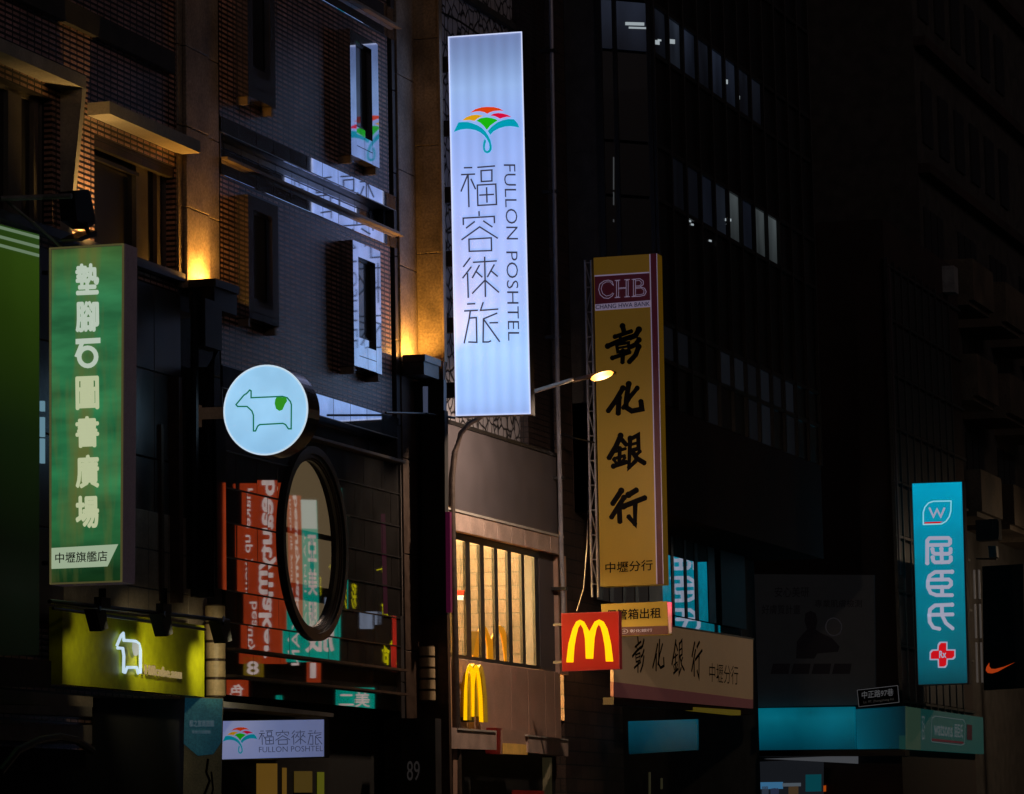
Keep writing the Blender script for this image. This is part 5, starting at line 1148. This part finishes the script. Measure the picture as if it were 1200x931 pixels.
def crossp(a): return [(225 - a, 640 + 25 - a), (245 - a, 640 - a), (312 + a, 640 - a), (312 + a, 710 - a), (385 + a, 710 - a), (385 + a, 780 + a), (365 + a, 800 + a), (315 + a, 802 + a), (312 + a, 850), (292 + a, 875 + a), (228 - a, 875 + a), (225 - a, 805 + a), (152 - a, 805 + a), (152 - a, 735 - a), (172 - a, 712 - a), (222 - a, 710 - a)]
shape('cross_border', crossp(2), w5, q, 'pharm_white', t, off=0, th=.005)
shape('cross', crossp(-10), w5, PX(Xw - .012), 'pharm_red', t, off=0, th=.005)
text('lettering', 'Rx', PX(Xw - .016), w5((238, 788)), w5((302, 785)), w5((238, 722)), 'pharm_white', t, bold=.03)
# street name plate
p = PX(89.9)
t = thing('street_name_sign', 'small black street name plate above the teal canopy corner', 'street sign', p(1028, 830))
MB().prism([p(1003.5, 808), p(1052.5, 802.5), p(1054.5, 824), p(1006, 829.5)], (.05, 0, 0)).build('plate', 'ink', t)
q = PX(89.89); strokes('border', [([(1004.5, 809), (1052, 803.6), (1053.6, 823.2), (1006.6, 828.5)], 1)], lambda v: v, q, .7, emat('plate_white', S(62, 62, 64), 1.), t, off=0, th=.004)
text('lettering', '中正路97巷', q, (1010, 819.2), (1047, 815.5), (1010, 810.5), 'plate_white', t, bold=.015)
text('lettering', 'Ln. 97, Zhongzheng Rd.', q, (1012, 825.5), (1048, 821.5), (1012, 821.8), emat('plate_dim', S(40, 38, 36), 1.), t)
# black sports sign with orange tick
p = PX(95.2)
t = thing('projecting_sign', 'black sign with orange tick mark at the right edge', 'sign', p(1150, 808))
MB().prism([p(1151, 664), p(1199, 661), p(1201, 806), p(1153, 809)], (.25, 0, 0)).build('face', 'void', t)
n1 = crop(1000, 760, 5.445)
shape('tick', [(868, 92), (850, 118), (845, 140), (858, 157), (885, 160), (920, 150), (970, 122), (1030, 90), (960, 118), (905, 132), (880, 130), (868, 115)], n1, PX(95.19), emat('tick_orange', S(150, 50, 14), 1.), t, off=0, th=.01)
for a in (1140.3, 1146):
    for y0, y1 in ((668, 702), (708, 748), (753, 800)):
        q = PX(95.3); MB().prism([q(a + (y0 - 668) * .03, y0), q(a + 2 + (y0 - 668) * .03, y0), q(a + 2 + (y1 - 668) * .03, y1), q(a + (y1 - 668) * .03, y1)], (.05, 0, 0)).build('edge_tube', emat('dim_tube', S(62, 56, 52), 1.) if 'dim_tube' not in MATS else MATS['dim_tube'], t)

# ================================================================== RIGHT-HAND APARTMENT BLOCKS
b6 = thing('apartment_block', 'old beige apartment block with balconies at the right edge', 'building', (XW1 + .2, wy, 0))
XR = PY(wy)(1290, 400).x
MB().box(XW1 + .2, XR, wy + .9, 27, 0, 34).build('wall', 'dark_concrete', b6)
q = PY(wy); stz = [PY(wy)(1160, v).z for v in (610, 480, 375)]
for k, z in enumerate(stz):
    x0 = XW1 + .3 + (k % 2) * .1; step = 4.6
    for c in range(5):
        xa_ = x0 + c * step
        if xa_ + step > XR: break
        o_ = MB().box(xa_, xa_ + step * .62, wy - .35, wy - .22, z, z + 1.05).box(xa_, xa_ + .12, wy - .22, wy + .9, z, z + 1.05).box(xa_, xa_ + step * .62, wy - .218, wy + .9, z - .12, z).build('balcony', 'balcony', b6)
        for g_ in range(3): MB().box(xa_ + .35 + g_ * .85, xa_ + 1.1 + g_ * .85, wy + .86, wy + .9, z + 1.1, z + 2.5).build('window', 'curtain_glass', b6)
for zz in [stz[-1] + 3.3 * k for k in range(1, 6)]:
    MB().box(XW1 + .2, XR, wy + .6, wy + .898, zz, zz + .25).build('string_course', 'soot_wall', b6)
    for c in range(6): MB().box(XW1 + .9 + c * 2.2, XW1 + 2.1 + c * 2.2, wy + .84, wy + .898, zz + .9, zz + 2.5).build('window', 'curtain_glass', b6)
# the tall soot-dark party wall behind
t7 = thing('party_wall_building', 'tall blank reddish dark wall rising behind the drugstore block', 'building', (108, 22, 0))
MB().box(108, 120, 19.6, 32, 0, 60).build('wall', mat('party_wall', (.05, .028, .026), .95, var=.3, vscale=.3), t7)
# air conditioner
q = PX(97.2)
t = thing('air_conditioner', 'dim air conditioner on the wall right of the teal pharmacy sign', 'air conditioner', q(1155, 655))
MB().prism([q(1143, 610), q(1169, 608), q(1170, 632), q(1144, 634)], (.5, 0, 0)).build('body', 'dark_concrete', t)
MB().tube([q(1163, 611), q(1169.4, 611), q(1169.8, 631), q(1163.5, 631)], .02, 5, True).build('grille', 'grid_bar', t)
MB().prism([q(1158, 640), q(1167, 640), q(1168, 653), q(1159, 654)], (.3, 0, 0)).tube([q(1144, 655), q(1168, 655.5)], .02, 5).build('bracket', 'grid_bar', t)

# ================================================================== OPPOSITE SIDE OF THE STREET (seen only in reflections)
def MIRR(X): # the point whose mirror image in the facade plane (y = 20) is seen at this photo pixel
    base = PX(X)
    def f(px, py): v = base(px, py); return Vector((v.x, 2 * W - v.y, v.z))
    f.n = Vector((-1, 0, 0)); return f
b8 = thing('opposite_building', 'dark building across the street, only in reflections', 'building', (60, -14, 0))
MB().box(-20, 220, -26, -14, 0, 22).build('wall', 'dark_concrete', b8)
XO = 128.0; pm_ = MIRR(XO); pm2 = MIRR(XO - .02)
emat('opp_red', S(140, 46, 18), 1.); emat('opp_white', S(190, 170, 165), 1.); emat('opp_teal', S(0, 140, 122), 1.); emat('opp_pale', S(165, 178, 172), 1.); emat('opp_yellow', S(190, 180, 0), 1.)
t = thing('projecting_sign', 'red vertical sign with white rotated words seen reflected in the granite wall', 'sign', (XO, -8, 10))
MB().prism([pm_(279, 566), pm_(333, 566), pm_(333, 778), pm_(279, 778)], (.2, 0, 0)).build('face', 'opp_red', t)
text('lettering', 'make up your beauty', pm2, (297, 572), (297, 765), (286, 572), 'opp_white', t, bold=.01, off=0)
text('lettering', 'beautymaker', pm2, (323, 566), (323, 772), (303, 566), 'opp_white', t, bold=.03, off=0)
t = thing('projecting_sign', 'teal vertical sign with white brush characters seen reflected in the granite wall', 'sign', (XO, -6, 10))
MB().prism([pm_(334, 572), pm_(396, 572), pm_(396, 776), pm_(334, 776)], (.2, 0, 0)).build('face', 'opp_teal', t)
MB().prism([pm2(334, 572), pm2(396, 572), pm2(396, 615), pm2(334, 615)], (.01, 0, 0)).build('pale_top', 'opp_pale', t)
text('lettering', 'YA MEI YAN', pm2, (349, 620), (349, 780), (340, 620), 'opp_white', t, off=0)
for i, ch in enumerate('亞美服'): text('character', ch, pm2, (392, 664 + i * 50), (356, 664 + i * 50), (392, 624 + i * 50), 'opp_white', t, bold=.02, off=0)
t = thing('projecting_sign', 'yellow lettered dark sign seen reflected at the right of the granite wall', 'sign', (XO, -2, 8))
MB().prism([pm_(436, 660), pm_(468, 660), pm_(468, 800), pm_(436, 800)], (.2, 0, 0)).build('face', 'void', t)
for i, (ch, a, b_, c, d) in enumerate((('命', 441, 456, 700, 724), ('相', 457, 468, 704, 730), ('命', 446, 462, 754, 782), ('卜', 439, 449, 666, 674))): text('character', ch, pm2, (b_, d), (a, d), (b_, c), 'opp_yellow', t, bold=.03, off=0)

for nm, cat_lb, mm, (a, b_, c, d), tx in (('shop_board', 'small orange shop board seen only as a reflection in the ledge panels', 'opp_red', (264, 288, 797, 822), '色'), ('shop_board', 'small teal shop board with white characters reflected in the lowest ledge panel', 'opp_teal', (392, 436, 806, 834), '美二'), ('shop_board', 'dim mustard shop board reflected in the upper ledge panels', emat('opp_mustard', S(96, 76, 10), 1.), (284, 306, 770, 796), '8'), ('shop_board', 'narrow orange board reflected between the teal and dark ledge panels', 'opp_red', (358, 373, 772, 800), 'I'), ('shop_board', 'pale square light reflected right of the round porthole', emat('opp_grey', S(110, 120, 140), 1.), (421, 441, 716, 736), None), ('shop_board', 'small teal board reflected under the left ledge panels', 'opp_teal', (322, 328, 815, 826), None), ('shop_board', 'yellow lettered board reflected beside the porthole rim', 'void', (398, 412, 680, 720), '彩')):
    v0 = pm_(a, c); t = thing(nm, cat_lb, 'sign', v0)
    MB().prism([pm_(a, c), pm_(b_, c), pm_(b_, d), pm_(a, d)], (.15, 0, 0)).build('face', mm, t)
    if tx: text('lettering', tx, pm2, (b_ - 4, d - 5), (a + 4, d - 5), (b_ - 4, c + 5), 'opp_yellow' if mm == 'void' else 'opp_white', t, bold=.02, off=0)

tag(MB().tube([PY(20.2)(492, 2), PY(19.9)(540, 26), PY(19.9)(560, 40), PY(20.2)(617, 66)], .018, 6).build('cable', 'black_metal'), 'thin black cable sagging across the mosaic wall above the white hotel sign', 'cable')
tag(MB().tube([PY(19.9)(652, 506), PY(19.4)(675, 514), PX(69.3)(697, 519)], .016, 6).build('cable', 'alu_dark'), 'thin cable from the drainpipe to the lattice of the ochre bank sign', 'cable')
tag(MB().tube([PY(19.7)(690, 560), PY(19.6)(688, 640), PY(19.7)(684, 690), PY(19.9)(676, 716)], .012, 6).build('cable', 'pipe_paint'), 'loose pale cable hanging down beside the bank sign lattice', 'cable')
